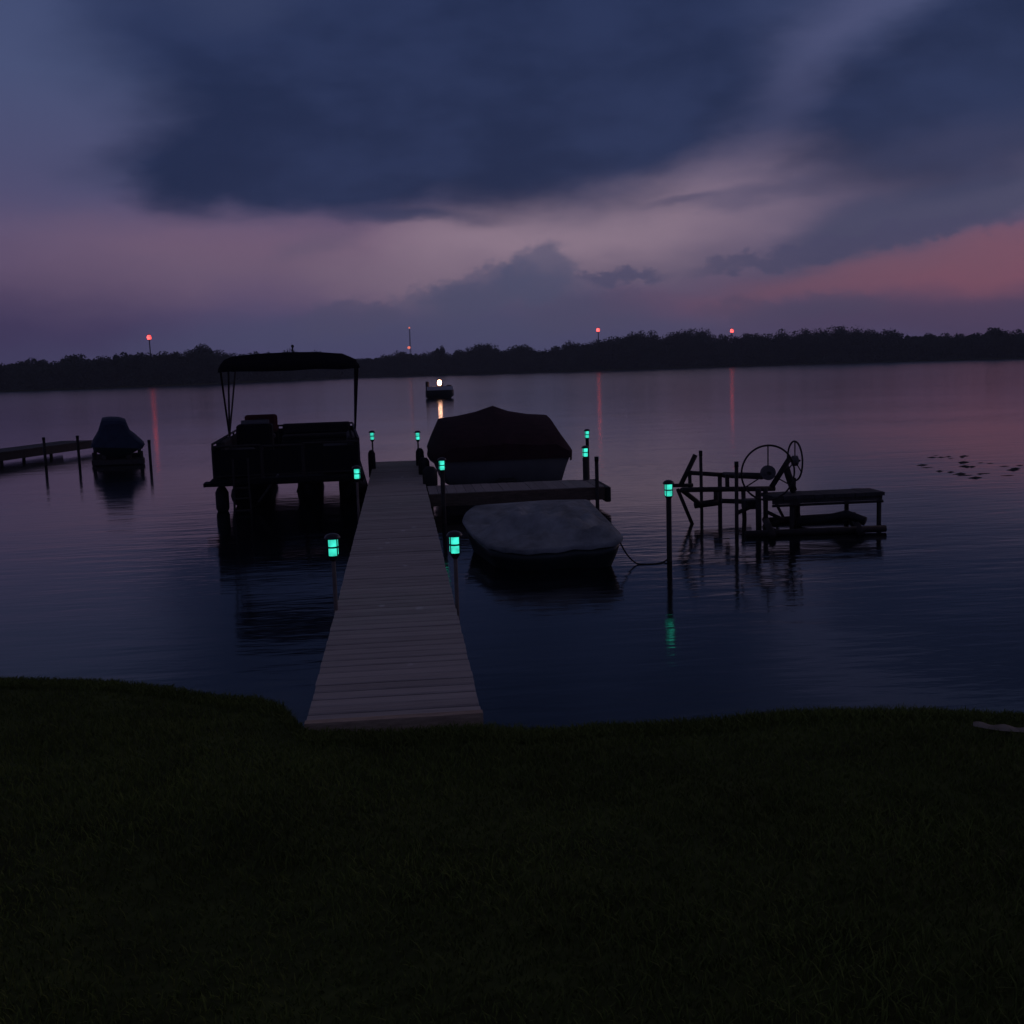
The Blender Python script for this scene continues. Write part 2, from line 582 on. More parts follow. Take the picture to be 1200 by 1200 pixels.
# ------------------------------------------------------------------ teal dock lights
def dock_light(X, Y, top, label, bottom=-1.0, pr=.017):
    """top: height of the lantern's middle above the water"""
    t = thing('dock_light', (X, Y, 0), label, 'dock light', 'teal lanterns on posts around the dock')
    lb = top - .07
    q = .043
    MB().tube([(X, Y, bottom), (X, Y, lb - .02)], pr, 10).build('pole', 'bare_pole' if pr < .02 else 'rust', t, True)
    MB().lathe((X, Y, 0), [(max(pr * .9, .02), lb - .045), (.03, lb - .03), (.042, lb - .004), (.046, lb)], 16).build('socket', 'black', t, True)
    ln = MB().lathe((X, Y, 0), [(q * .85, lb + .001), (q, lb + .015), (q, lb + .128), (q * .9, lb + .134)], 16).build('lantern', 'teal', t, True)
    mb = MB()
    mb.lathe((X, Y, 0), [(q + .003, lb + .063), (q + .005, lb + .066), (q + .005, lb + .074), (q + .003, lb + .077)], 16)
    mb.build('band', 'black', ln)
    for k_ in range(4):
        a = k_ * PI / 2 + PI / 4
        x, y = X + (q + .009) * math.cos(a), Y + (q + .009) * math.sin(a)
        MB().tube([(x, y, lb), (x, y, lb + .136)], .005, 6).build('cage_bar', 'black', ln)
    MB().lathe((X, Y, 0), [(.060, lb + .136), (.066, lb + .142), (.064, lb + .152), (.05, lb + .170), (.025, lb + .18), (.006, lb + .183)], 18).build('lamp_cap', 'cap', t, True)
    return t


def light_at(px, py, Y, label, pr=.017):
    p = at_y(px, py, Y)
    return dock_light(p.x, Y, p.z, label, pr=pr)


light_at(390, 641, 8.9, 'nearest teal dock light on the left side of the dock walkway')
light_at(533, 638, 8.9, 'nearest teal dock light on the right side, in front of the pale covered boat')
light_at(418, 555, 15.3, 'teal dock light in front of the canopied pontoon boat, middle of the left row')
light_at(436, 511, 22.7, 'small teal dock light at the far left corner of the dock walkway')
light_at(489.5, 511, 22.7, 'small teal dock light at the far right corner of the dock walkway')
light_at(518, 545, 16.2, 'teal dock light in front of the maroon covered speedboat, left end of the cross pier', .035)
light_at(688, 509, 22.6, 'higher teal dock light of the two right of the speedboat, standing in open water', .035)
light_at(686, 530, 18.1, 'lower teal dock light of the two right of the speedboat, rising from the cross pier', .05)
light_at(783.5, 574, 12.2, 'lone teal dock light on a thin leaning post in the water by the roped boat', .03)

# fender posts at the far end of the dock
def fender(px, py, Y, label, hgt, r=.085):
    p = at_z(px, py, DZ) if Y is None else at_y(px, py, Y)
    t = thing('fender_post', (p.x, p.y, 0), label, 'fender post', 'padded fender posts along the dock')
    MB().tube([(p.x, p.y, -1), (p.x, p.y, DZ + hgt - .02)], .04, 8).build('post', 'rust', t)
    MB().lathe((p.x, p.y, 0), [(r * .7, DZ - .2), (r, DZ - .16), (r * 1.05, DZ + hgt * .4), (r, DZ + hgt - .06), (r * .6, DZ + hgt), (.01, DZ + hgt + .01)], 12).build('pad', 'black', t, True)


fender(436, 545, 21.9, 'black padded fender post at the far left corner of the dock', .36, .07)
fender(492.5, 545, 22.2, 'black padded fender post at the far right corner of the dock', .34, .08)
fender(497.5, 560, 20.3, 'black padded fender post on the right dock edge left of the speedboat', .30, .10)
fender(504.5, 572, 18.6, 'stout black fender post where the cross pier meets the dock', .28, .12)

# ------------------------------------------------------------------ cross pier
pe = at_y(711, 575, 17.0)
pier = thing('cross_pier', (XR + .02, 17.6, 0), 'short wooden cross pier leaving the dock to the right between the two covered boats', 'pier')
mb = MB(); x = XR + .02
PXE = pe.x
while x < PXE - .1:
    dz = random.uniform(-.003, .003)
    mb.box((x, 17.03 + random.uniform(-.006, .006), DZ - .035 + dz), (min(x + .139, PXE - .03), 18.2, DZ + dz))
    x += .145
mb.build('deck_boards', 'pier', pier)
MB().box((XR + .02, 16.985, DZ - .2), (PXE - .035, 17.025, DZ - .008)).build('fascia_board', 'fascia', pier)
MB().box((XR + .02, 18.205, DZ - .2), (PXE - .035, 18.245, DZ - .008)).build('fascia_board', 'fascia', pier)
MB().rbox((PXE - .03, 16.95, DZ - .24), (PXE + .06, 18.25, DZ - .004), .02).build('end_bumper', 'black', pier)
for xx in (XR + .3, PXE - .5):
    for yy in (17.15, 18.08):
        MB().tube([(xx, yy, -1.2), (xx, yy, DZ - .04)], .03).build('leg', 'rust', pier)


def plain_post(px, ptop, Y, label, r=.03, name='mooring_post', lean=0, low=-1.0, group=None):
    p = at_y(px, ptop, Y)
    t = thing(name, (p.x, Y, 0), label, 'post', group)
    top = Vector((p.x, Y, p.z)); bot = Vector((p.x + lean, Y, low))
    MB().tube([bot, top], r, 8).build('shaft', 'rust', t, True)
    d = (bot - top).normalized()
    MB().tube([top + d * .06, top - d * .012], r * 1.12, 8).build('post_cap', 'black', t, True)


plain_post(699, 536, 16.93, 'bare black post at the right end of the cross pier', .03)

# ------------------------------------------------------------------ pontoon boat
BY0, BY1 = 18.5, 24.6
bl, br = at_y(245, 563, BY0).x, at_y(428, 560, BY0).x
bc = (bl + br) / 2; bw = (br - bl) / 2
BTH = R(3.2)
PIV = Vector((bc, BY0, 0))


def bt_y(px, py, Y):            # the same point in the boat's own frame (it lies a few degrees off the dock)
    p = at_y(px, py, Y)
    return PIV + Matrix.Rotation(-BTH, 3, 'Z') @ (p - PIV)


boat = thing('pontoon_boat', (bc, BY0, 0), 'black pontoon boat with canopy moored on the left side of the dock', 'pontoon boat')
BD = .56
MB().rbox((bl, BY0, .45), (br, BY1, BD), .05).build('deck', 'panel', boat)
mb = MB(); mb.box((bl - .08, BY0 - .06, .46), (bl + .5, BY0 + .3, .52)); mb.build('bow_step', 'panel', boat)
for px, rr_ in ((284, 1.1), (360, .8), (416, 1)):
    X = bt_y(px, 575, BY0).x
    secs = []
    for yy, rr, cz in ((BY0 + .05, .03, .40), (BY0 + .3, .14, .32), (BY0 + .7, .23, .225), (BY0 + 1.1, .26, .19), (BY1 - .4, .26, .19), (BY1 - .1, .2, .2)):
        secs.append([Vector((X + rr * rr_ * math.cos(2 * PI * k_ / 16), yy, cz + rr * math.sin(2 * PI * k_ / 16))) for k_ in range(16)])
    pn = MB().loft(secs, True).build('pontoon', 'pontoon', boat, True)
    for yy in np.arange(BY0 + .5, BY1 - .3, 1.1):
        mb = MB()
        mb.add([(X - .13, yy, .455), (X + .13, yy, .455), (X + .2, yy, .25), (X - .2, yy, .25), (X - .13, yy + .05, .455), (X + .13, yy + .05, .455), (X + .2, yy + .05, .25), (X - .2, yy + .05, .25)],
               [(0, 1, 2, 3), (7, 6, 5, 4), (0, 4, 5, 1), (1, 5, 6, 2), (2, 6, 7, 3), (3, 7, 4, 0)])
        mb.build('bracket', 'pontoon', pn)


def fence(x0, y0, x1, y1, h):
    a, b = Vector((x0, y0, BD)), Vector((x1, y1, BD))
    d = (b - a); nrm = Vector((-d.y, d.x, 0)).normalized() * .012
    mb = MB()
    up = Vector((0, 0, h))
    lo_ = Vector((0, 0, .05))
    vs = [a + lo_ - nrm, b + lo_ - nrm, b + up - Vector((0, 0, .06)) - nrm, a + up - Vector((0, 0, .06)) - nrm]
    vs += [v + nrm * 2 for v in vs]
    mb.add(vs, [(0, 1, 2, 3), (7, 6, 5, 4), (0, 4, 5, 1), (1, 5, 6, 2), (2, 6, 7, 3), (3, 7, 4, 0)])
    p = mb.build('fence_panel', 'panel', boat)
    mb = MB()
    mb.tube([a + up, b + up], .02); mb.tube([a + lo_, b + lo_], .018)
    k_ = max(1, round(d.length / .8))
    for i_ in range(k_ + 1):
        q = a + d * (i_ / k_)
        mb.tube([q, q + up], .018)
    mb.build('rail', 'rust', p)


in_ = .08
fence(bl + in_, BY0 + .12, bl + .85, BY0 + .12, .54)
fence(bl + .88, BY0 + .12, bl + 1.52, BY0 + .12, .52)
fence(bl + 1.55, BY0 + .12, br - in_, BY0 + .12, .54)
fence(bl + in_, BY0 + .16, bl + in_, BY1 - .5, .58)
fence(br - in_, BY0 + .16, br - in_, BY1 - .5, .58)
fence(bl + in_, BY1 - .46, br - in_, BY1 - .46, .6)


def bench(x0, y0, x1, y1, back, name='bench_seat'):
    mb = MB(); mb.rbox((x0, y0, BD), (x1, y1, BD + .32), .04)
    s_ = mb.build(name, 'vinyl', boat)
    MB().rbox((x0 + .02, y0 + .02, BD + .322), (x1 - .02, y1 - .02, BD + .42), .05).build('cushion', 'vinyl', s_)
    if back == 'far': q = ((x0 + .02, y1 - .14, BD + .424), (x1 - .02, y1 - .01, BD + .64))
    elif back == 'left': q = ((x0 + .01, y0 + .02, BD + .424), (x0 + .14, y1 - .02, BD + .62))
    else: q = ((x1 - .14, y0 + .02, BD + .424), (x1 - .01, y1 - .02, BD + .62))
    MB().rbox(q[0], q[1], .05).build('backrest', 'vinyl', s_)


bench(bl + .95, BY1 - 1.15, br - .12, BY1 - .5, 'far')
bench(br - .7, BY0 + .3, br - .12, BY0 + 2.2, 'right')
bench(bl + .12, BY0 + .3, bl + .68, BY0 + 1.7, 'left')
# helm console with the captain's seat
cx0 = bt_y(279, 490, 21.2).x; cx1 = bt_y(319, 490, 21.2).x
con = MB(); con.rbox((cx0 - .02, 20.9, BD), (cx1, 21.45, BD + .78), .05)
con = con.build('console', 'panel', boat)
MB().ring((cx0 + .38, 21.52, BD + .72), .16, .014, (1, 0, 0), (0, .5, .85), 24, 6).build('steering_wheel', 'black', con)
mb = MB(); mb.rbox((cx0 + .06, 21.05, BD + .782), (cx1 - .05, 21.1, BD + .86), .02); mb.build('windscreen', 'hull_grey', con)
st = MB(); st.tube([(cx0 + .33, 22.2, BD), (cx0 + .33, 22.2, BD + .42)], .05)
st = st.build('captain_seat', 'black', boat)
MB().rbox((cx0 + .04, 21.95, BD + .424), (cx1 - .02, 22.45, BD + .55), .06).build('cushion', 'vinyl', st)
sb = MB(); t0 = bt_y(300, 486, 22.45).z
sb.rbox((cx0 + .02, 22.42, BD + .556), (cx1 + .03, 22.56, t0), .06); sb.build('backrest', 'vinyl_red', st)
# bimini canopy
cyF, cyB = 20.1, 23.2
tl, tr = bt_y(256, 430, cyF).x, bt_y(421, 425, cyF).x
ztop = bt_y(340, 414, cyF).z
secs = []
for yy in np.linspace(cyF, cyB, 9):
    s_ = (yy - cyF) / (cyB - cyF)
    crown = .03 * math.sin(PI * s_)
    sec = []
    for (fx, dz) in ((0, -.30), (.004, -.24), (.018, -.17), (.045, -.09), (.10, -.03), (.3, .005), (.5, .015), (.7, .005), (.87, -.035), (.94, -.10), (.975, -.18), (.996, -.24), (1, -.30)):
        hang = dz
        if dz < -.08: hang = dz * (1.0 if .08 < s_ < .92 else .95)
        sec.append(Vector((tl + (tr - tl) * fx, yy, ztop + hang + crown)))
    secs.append(sec)
outer = MB(); outer.loft(secs, caps=False)
# front and rear valances hang down from the edge bows
for yy in (cyF - .012,):
    top_ = [Vector((p.x, yy, p.z)) for p in secs[0]]
    bot_ = []
    for p in top_:
        f_ = (p.x - tl) / (tr - tl)
        bot_.append(Vector((p.x, yy + (-.02 if yy < 21 else .02), min(p.z, ztop - .30 + .012 * math.sin(20 * f_)))))
    outer.loft([top_, bot_], caps=False)
cano = outer.build('canopy', 'canvas_black', boat, True)
so = cano.modifiers.new('thickness', 'SOLIDIFY'); so.thickness = .012
for yy in (cyF + .05, (cyF + cyB) / 2, cyB - .05):
    fr_ = MB(); fr_.tube([(tl + .03, yy, ztop - .3), (tl + .06, yy, ztop - .15), (tl + .3, yy, ztop - .04), (tr - .3, yy, ztop - .04), (tr - .06, yy, ztop - .15), (tr - .03, yy, ztop - .3)], .016)
    fr_.build('canopy_bow', 'rust', boat)
for sx_, xx, ex in ((1, tl + .03, bt_y(269, 505, 21.6).x), (-1, tr - .03, br - .08)):
    mount = Vector((ex + sx_ * .0, 21.6, BD + .56))
    for yy in (cyF + .05, (cyF + cyB) / 2, cyB - .05):
        MB().tube([mount, (xx, yy, ztop - .28)], .018).build('canopy_strut', 'rust', boat)
MB().lathe((bt_y(343, 410, 22.9).x, 22.9, 0), [(.03, ztop + .03), (.014, ztop + .05), (.014, ztop + .16), (.03, ztop + .17), (.025, ztop + .21), (.006, ztop + .22)], 10).build('stern_light', 'black', boat, True)
# outboard motor, boarding ladder, fender
mo = MB(); mo.rbox((bc - .2, BY1 + .02, .5), (bc + .2, BY1 + .55, 1.05), .08); mo = mo.build('outboard_motor', 'black', boat)
MB().rbox((bc - .07, BY1 + .1, -.5), (bc + .07, BY1 + .35, .496), .03).build('leg', 'black', mo)
ld = MB()
lx = bt_y(284, 575, BY0).x
for dx in (-.12, .12):
    ld.tube([(lx + dx, BY0 + .02, .9), (lx + dx, BY0 - .05, .5), (lx + dx * 1.2, BY0 - .08, -.3)], .018)
for zz in (.05, .25, .42):
    ld.tube([(lx - .13, BY0 - .065, zz), (lx + .13, BY0 - .065, zz)], .018)
ld.build('ladder', 'rust', boat)
MB().tube([bt_y(326, 556, BY0 + .05), bt_y(303, 588, BY0 + .4)], .018).build('bow_brace', 'steel', boat)
for px in (253, 261):
    q = bt_y(px, 517, BY0 + 1.0)
    MB().tube([(q.x + .02, q.y, BD + .5), (q.x + .02, q.y, q.z)], .022).build('rod_holder', 'black', boat, True)
mb = MB(); mb.lathe((bl + .16, BY0 + .4, 0), [(.02, .44), (.07, .40), (.11, .32), (.11, .05), (.06, -.05), (.02, -.08)], 12); mb.build('fender', 'black', boat, True)

boat.rotation_euler.z = BTH

# ------------------------------------------------------------------ maroon covered speedboat
sxc = at_y(589, 520, 20).x
sp = thing('speedboat', (sxc, 22, 0), 'grey speedboat under a dark maroon peaked cover behind the cross pier', 'speedboat')
ST = [  # y, half beam, sheer z, corner half width, corner z, ridge z
    (19.55, 1.16, .70, .93, .86, .90), (19.9, 1.22, .70, 1.0, .98, 1.02), (20.6, 1.29, .71, 1.04, 1.12, 1.16), (21.4, 1.31, .72, 1.07, 1.23, 1.31),
    (22.05, 1.29, .73, 1.07, 1.27, 1.49), (22.7, 1.22, .75, .98, 1.2, 1.36), (23.6, 1.02, .79, .75, 1.05, 1.14), (24.6, .66, .84, .45, .96, 1.0), (25.3, .28, .88, .17, .93, .95), (25.55, .06, .9, .04, .92, .93)]
secs = []; csec = []
for (yy, hb, zs, cw, cz, rz) in ST:
    k_ = (yy - 19.55) / 6
    keel = .0 + .35 * max(0, k_ - .45) ** 1.5
    chine = .2 + .25 * max(0, k_ - .4)
    prof = [(hb, zs), (hb * .99, zs - .08), (hb * .93, (zs + chine) / 2), (hb * .86, chine), (hb * .4, (chine + keel) / 2 - .03), (0, keel - .08)]
    prof += [(-a, b) for a, b in prof[-2::-1]]
    secs.append([Vector((sxc + a, yy, b)) for a, b in prof])
    sag = .05 * (1 + .4 * math.sin(yy * 5))
    pr = [(hb + .02, zs - .1), (hb + .025, zs + .02), ((hb + cw) / 2 + .05, (zs + cz) / 2 - .02), (cw, cz), (cw * .62, cz + (rz - cz) * .22), (cw * .3, cz + (rz - cz) * .55), (cw * .1, cz + (rz - cz) * .84), (0, rz)]
    pr += [(-a, b) for a, b in pr[-2::-1]]
    csec.append([Vector((sxc + a + random.uniform(-.012, .012), yy, b + random.uniform(-.012, .012))) for a, b in pr])
MB().loft(secs).build('hull', 'hull_grey', sp, True)
first = [Vector((p.x, 19.5, p.z if p.z < .75 else p.z - .02)) for p in csec[0]]
cb = MB(); cb.loft(csec, caps=False)
bt = [Vector((p.x, 19.49, min(p.z, .62))) for p in csec[0]]
cb.loft([csec[0], bt], caps=False)
cv = cb.build('boat_cover', 'cover_maroon', sp, True)
mb = MB(); mb.ring((sxc, 0, 0), 1, .02, (1, 0, 0), (0, 1, 0), 4, 4)
pts = [s_[0] for s_ in secs]; pts2 = [s_[-1] for s_ in secs]
mb = MB(); mb.tube([p + Vector((.01, 0, -.12)) for p in pts], .02, 6); mb.tube([p + Vector((-.01, 0, -.12)) for p in pts2], .02, 6)
mb.build('rub_rail', 'black', sp)
mb = MB(); mb.rbox((sxc - .16, 19.25, -.3), (sxc + .16, 19.54, .3), .05); mb.build('outdrive', 'black', sp)

# ------------------------------------------------------------------ pale covered pedal boat
foot = [(551, 624), (570, 639), (605, 645), (642, 644), (680, 639), (712, 638), (732, 631), (722, 619), (706, 603), (689, 585), (640, 586), (598, 589), (557, 592), (545, 601), (541, 611)]
rimz = [.29, .27, .26, .26, .27, .29, .33, .36, .42, .48, .49, .49, .49, .44, .37]
rim = [at_z(x_, y_, z_) for (x_, y_), z_ in zip(foot, rimz)]
pc = sum(rim, Vector()) / len(rim)
pb = thing('pedal_boat', (pc.x, pc.y, 0), 'small boat under a pale grey tied cover, roped in front of the cross pier', 'small boat')


def resample(loop, n):
    """n even steps round the outline, corners only slightly eased"""
    dense = []
    m_ = len(loop)
    ln = [(loop[(i_ + 1) % m_] - loop[i_]).length for i_ in range(m_)]
    tot = sum(ln); i_ = 0; acc = 0
    for k_ in range(n):
        s_ = k_ / n * tot
        while s_ > acc + ln[i_]: acc += ln[i_]; i_ += 1
        dense.append(loop[i_].lerp(loop[(i_ + 1) % m_], (s_ - acc) / ln[i_]))
    return [(dense[k_ - 1] + dense[k_] * 8 + dense[(k_ + 1) % n]) / 10 for k_ in range(n)]


rim = resample(rim, 72)
cx_ = np.array([(c_.x, c_.y) for c_ in rim]); cz_ = np.array([c_.z for c_ in rim])
# what the cloth hangs over: seat backs, the tiller hump and a tie line, as (pixel pixel height) polylines
spars = [([(596, 606, .50), (640, 598, .60), (668, 598, .62)], .34, .24), ([(662, 598, .62), (690, 617, .47), (712, 626, .36)], .22, .24),
         ([(598, 606, .50), (578, 622, .38), (570, 636, .28)], .22, .17), ([(650, 600, .60), (640, 630, .38)], .2, .13), ([(676, 602, .58), (700, 604, .44)], .2, .12), ([(600, 606, .50), (618, 634, .33)], .18, .1)]
dips = [([(694, 594, .40), (712, 617, .33)], .17, .13), ([(612, 626, .34), (586, 634, .29)], .16, .09), ([(652, 626, .36), (690, 632, .29)], .15, .10), ([(618, 594, .46), (640, 604, .48)], .15, .10)]
segs = []
for pts_, reach, hh in spars + [(q_, r_, -h_) for q_, r_, h_ in dips]:
    w_ = [at_z(*q_) for q_ in pts_]
    for q0, q1 in zip(w_, w_[1:]): segs.append((q0, q1, reach, hh))


def tent_z(x, y, edge_t):
    d2 = (cx_[:, 0] - x) ** 2 + (cx_[:, 1] - y) ** 2 + .004
    w = d2 ** -1.2
    z0 = float((w * cz_).sum() / w.sum())
    acc = 0; sink = 0
    for q0, q1, reach, hh in segs:
        ex, ey_ = q1.x - q0.x, q1.y - q0.y
        t_ = max(0, min(1, ((x - q0.x) * ex + (y - q0.y) * ey_) / (ex * ex + ey_ * ey_)))
        dd = math.hypot(x - q0.x - ex * t_, y - q0.y - ey_ * t_)
        if hh < 0:
            sink = max(sink, -hh * max(0, 1 - math.sqrt(dd * dd + .0012) / reach))
            continue
        acc += max(0, hh * (1 - math.sqrt(dd * dd + .0008) / reach)) ** 7
    return z0 + .02 * min(1, edge_t * 4) + min(1, edge_t * 3.5) * (acc ** (1 / 7) - sink)


rings = []
for k_ in range(25):
    t = k_ / 24
    ring_ = []
    for i_, p in enumerate(rim):
        q = p.lerp(Vector((pc.x, pc.y, p.z)), t)
        a = 2 * PI * i_ / 72
        z_ = p.z if k_ == 0 else tent_z(q.x, q.y, t)
        z_ += (.02 * math.sin(9 * a + 4 * t) + .014 * math.sin(17 * a - 5 * t) + .008 * math.sin(31 * a + 9 * t)) * t * (1 - t) * 3.5
        ring_.append(Vector((q.x, q.y, z_)))
    rings.append(ring_)
skirt = [Vector((p.x + (p.x - pc.x) * -.02, p.y + (p.y - pc.y) * -.02, p.z - .05 - .01 * math.sin(i_ * 1.9))) for i_, p in enumerate(rim)]
cb = MB(); cb.loft([skirt] + rings[:-1], True, False)
cb.add([rings[-2][i_] for i_ in range(72)], [tuple(range(72))])
cb.build('boat_cover', 'cover_pale', pb, True)
hl = []
for sc_, z_ in ((.80, -.15), (.86, .0), (.93, .1), (.96, .2)):
    hl.append([Vector((pc.x + (p.x - pc.x) * sc_, pc.y + (p.y - pc.y) * sc_, z_ if z_ < .1 else min(p.z - .03, z_ + (p.z - .26)))) for p in rim])
MB().loft(hl, True).build('hull', 'hull_dark', pb, True)
# mooring rope to the lone post
a = at_z(725, 632, .31)
b = at_y(785, 668, 12.2)
pts = []
for i_ in range(21):
    t = i_ / 20
    p = a.lerp(Vector((b.x, b.y - .02, .06)), t)
    drop = a.z * (1 - min(1, t / .42)) ** 1.8              # slack: hangs to the water, then floats to the post
    p.z = max(.003 + .03 * max(0, (t - .85) / .15), drop)
    p.y += .05 * math.sin(t * 7); pts.append(p)
mb = MB(); mb.tube(pts, .009, 6)
tag(mb.build('mooring_rope', 'rope', smooth=True, origin=a.copy()), 'dark slack rope from the pale covered boat to the lone light post', 'rope')

# ------------------------------------------------------------------ boat lift and platform on the right
LY = 14.2
pf0, pf1 = at_y(906, 575, LY).x, at_y(1037, 575, LY).x
pz = at_y(975, 579, LY).z
plat = thing('platform', ((pf0 + pf1) / 2, LY + .5, 0), 'low dark wooden platform on thin legs at the right of the boat lift', 'platform')
mb = MB(); x = pf0
while x < pf1 - .05:
    mb.box((x, LY + random.uniform(-.01, .01), pz - .05), (min(x + .136, pf1), LY + .5, pz + random.uniform(-.003, .003))); x += .142
mb.build('deck_boards', 'dark_deck', plat)
mb = MB()
for yy in (LY + .03, LY + .42): MB().box((pf0 + .01, yy, pz - .11), (pf1 - .02, yy + .04, pz - .053)).build('stringer', 'old_wood', plat)
mb = MB(); mb.tube([(pf0, LY + .03, pz - .13), (pf1 - .01, LY + .03, pz - .13)], .018); mb.build('brace_bar', 'rust', plat)
for px, yy in ((1030, LY + .06), (992, LY + .44), (935, LY + .44), (928, LY + .06)):
    X = at_y(px, 600, yy).x
    MB().tube([(X, yy, -1), (X, yy, pz - .05)], .033).build('leg', 'rust', plat, True)

lift = thing('boat_lift', (at_y(890, 600, 14.6).x, 14.8, 0), 'rusty empty boat lift frame with two hand wheels standing in the water', 'boat lift')


def bar(px0, py0, px1, py1, Y, r, nm, m='rust', Y2=None):
    MB().tube([at_y(px0, py0, Y), at_y(px1, py1, Y2 or Y)], r, 8).build(nm, m, lift, True)


# posts
bar(888.5, 573, 889.5, 640, 14.2, .04, 'leg'); bar(897, 573, 897.5, 628, 14.6, .035, 'leg')
bar(808, 553, 809, 575, 16.2, .028, 'upright'); bar(843.5, 558, 844, 612, 16.2, .033, 'leg'); bar(852, 556, 852.5, 575, 15.6, .032, 'upright')
bar(871, 575, 873, 622, 15.2, .033, 'leg'); bar(930, 560, 929.5, 622, 14.5, .035, 'leg'); bar(839, 575, 839, 592, 15.4, .035, 'upright')
# beams
bar(807, 554, 848, 556.5, 16.2, .033, 'top_beam'); bar(848, 556.5, 893, 558, 16.2, .045, 'top_beam', Y2=14.3)
bar(789, 569, 812, 568.5, 15.0, .026, 'side_beam'); bar(800, 574, 908, 572.5, 14.7, .035, 'side_beam')
bar(799, 574, 822, 592, 14.8, .035, 'brace', Y2=15.4); bar(814, 592, 841, 588.5, 15.4, .05, 'low_beam'); bar(846, 587, 880, 588, 15.6, .035, 'low_beam')
bar(815, 533, 797, 570, 15, .035, 'brace'); bar(794, 573, 812, 616, 15, .026, 'brace'); bar(862, 602, 884, 592, 14.9, .03, 'brace')
bar(899, 600, 918, 609, 14.4, .025, 'brace'); bar(918, 609, 899, 616, 14.4, .025, 'brace'); bar(908, 587, 921, 612, 15.2, .022, 'brace')
bar(904, 571, 926, 536, 14.35, .038, 'brace')
bar(921, 548, 930, 575, 14.5, .05, 'winch_mast')
mb = MB(); q = at_y(880, 591, 14.9); mb.rbox((q.x - .1, 14.8, q.z - .06), (q.x + .12, 15.05, q.z + .07), .03); mb.build('winch_box', 'rust', lift)
# cradle lying at the water surface
for p0, p1 in (((873, 627), (1038, 622)), ((900, 611), (1002, 606))):
    a, b = at_z(*p0, .02), at_z(*p1, .02)
    mb = MB(); mb.tube([a + Vector((0, 0, .01)), b + Vector((0, 0, .03))], .045, 8); mb.build('cradle_beam', 'rust', lift, True)
for px_, py_ in ((905, 620), (1008, 616)):
    a = at_z(px_, py_ + 7, .05); b = at_z(px_ - 8, py_ - 11, .05)
    mb = MB(); mb.tube([a, b], .05, 8); mb.build('cradle_crossbar', 'rust', lift, True)
bk = MB(); a, b = at_z(935, 612, .06), at_z(1014, 611, .1)
bk.tube([a, a.lerp(b, .4) + Vector((0, .05, .02)), a.lerp(b, .75) + Vector((0, .05, .09)), b], .06, 10); bk.build('bunk', 'black', lift, True)
for dy in (0, .1):
    bar(935.5, 600, 939, 616, 14.6 + dy, .022, 'guide_post')


def wheel(px, py, Y, rad, ax_u, label=None, tubr=.013):
    c = at_y(px, py, Y)
    w = MB().ring(c, rad, tubr, ax_u, (0, 0, 1), 48, 8).build('hand_wheel', 'rust', lift, True)
    u_ = Vector(ax_u).normalized()
    mb = MB()
    for a in (90, 210, 330):
        mb.tube([c, c + (u_ * math.cos(R(a)) + Vector((0, 0, 1)) * math.sin(R(a))) * rad], .009, 6)
    mb.build('spoke', 'rust', w)
    nrm = u_.cross(Vector((0, 0, 1)))
    hb = MB(); hb.tube([c - nrm * .03, c + nrm * .03], rad * .27, 20); hb.build('hub', 'hub', w)
    hb = MB(); hb.tube([c - nrm * .075, c + nrm * .075], rad * .06, 10); hb.build('axle', 'black', w, True)
    return w


wheel(900, 554, 14.1, .36, (1, .02, 0))
wheel(931.5, 540, 14.55, .265, (-.03, 1, 0))

plain_post(821, 529, 16.0, 'taller leaning bare post at the left of the rusty boat lift', .025, lean=.02)
plain_post(863, 542, 14.0, 'bare post in front of the rusty boat lift, left of its large wheel', .026)

# floating weeds
vs = []
for _ in range(34):
    q = at_z(random.uniform(1080, 1215), random.choice([542, 548, 553, 556]) + random.gauss(0, 2.2), .012)
    if random.random() < .2: q = at_z(random.uniform(1085, 1130), 535 + random.gauss(0, 1), .012)
    r_ = random.uniform(.02, .06)
    pts = [(q.x + r_ * 3 * math.cos(a) * random.uniform(.6, 1.1), q.y + r_ * math.sin(a) * random.uniform(.6, 1.1)) for a in np.linspace(0, 2 * PI, 9)[:-1]]
    vs.append(pts)
mb = MB()
for pts in vs:
    n_ = len(pts)
    cz = random.uniform(.008, .03)
    mb.add([(x_, y_, .003) for x_, y_ in pts] + [(sum(p[0] for p in pts) / n_, sum(p[1] for p in pts) / n_, cz)], [(i_, (i_ + 1) % n_, n_) for i_ in range(n_)])
tag(mb.build('floating_weeds', 'weed'), 'dark floating weeds on the water at the right', 'water weeds', kind='stuff')

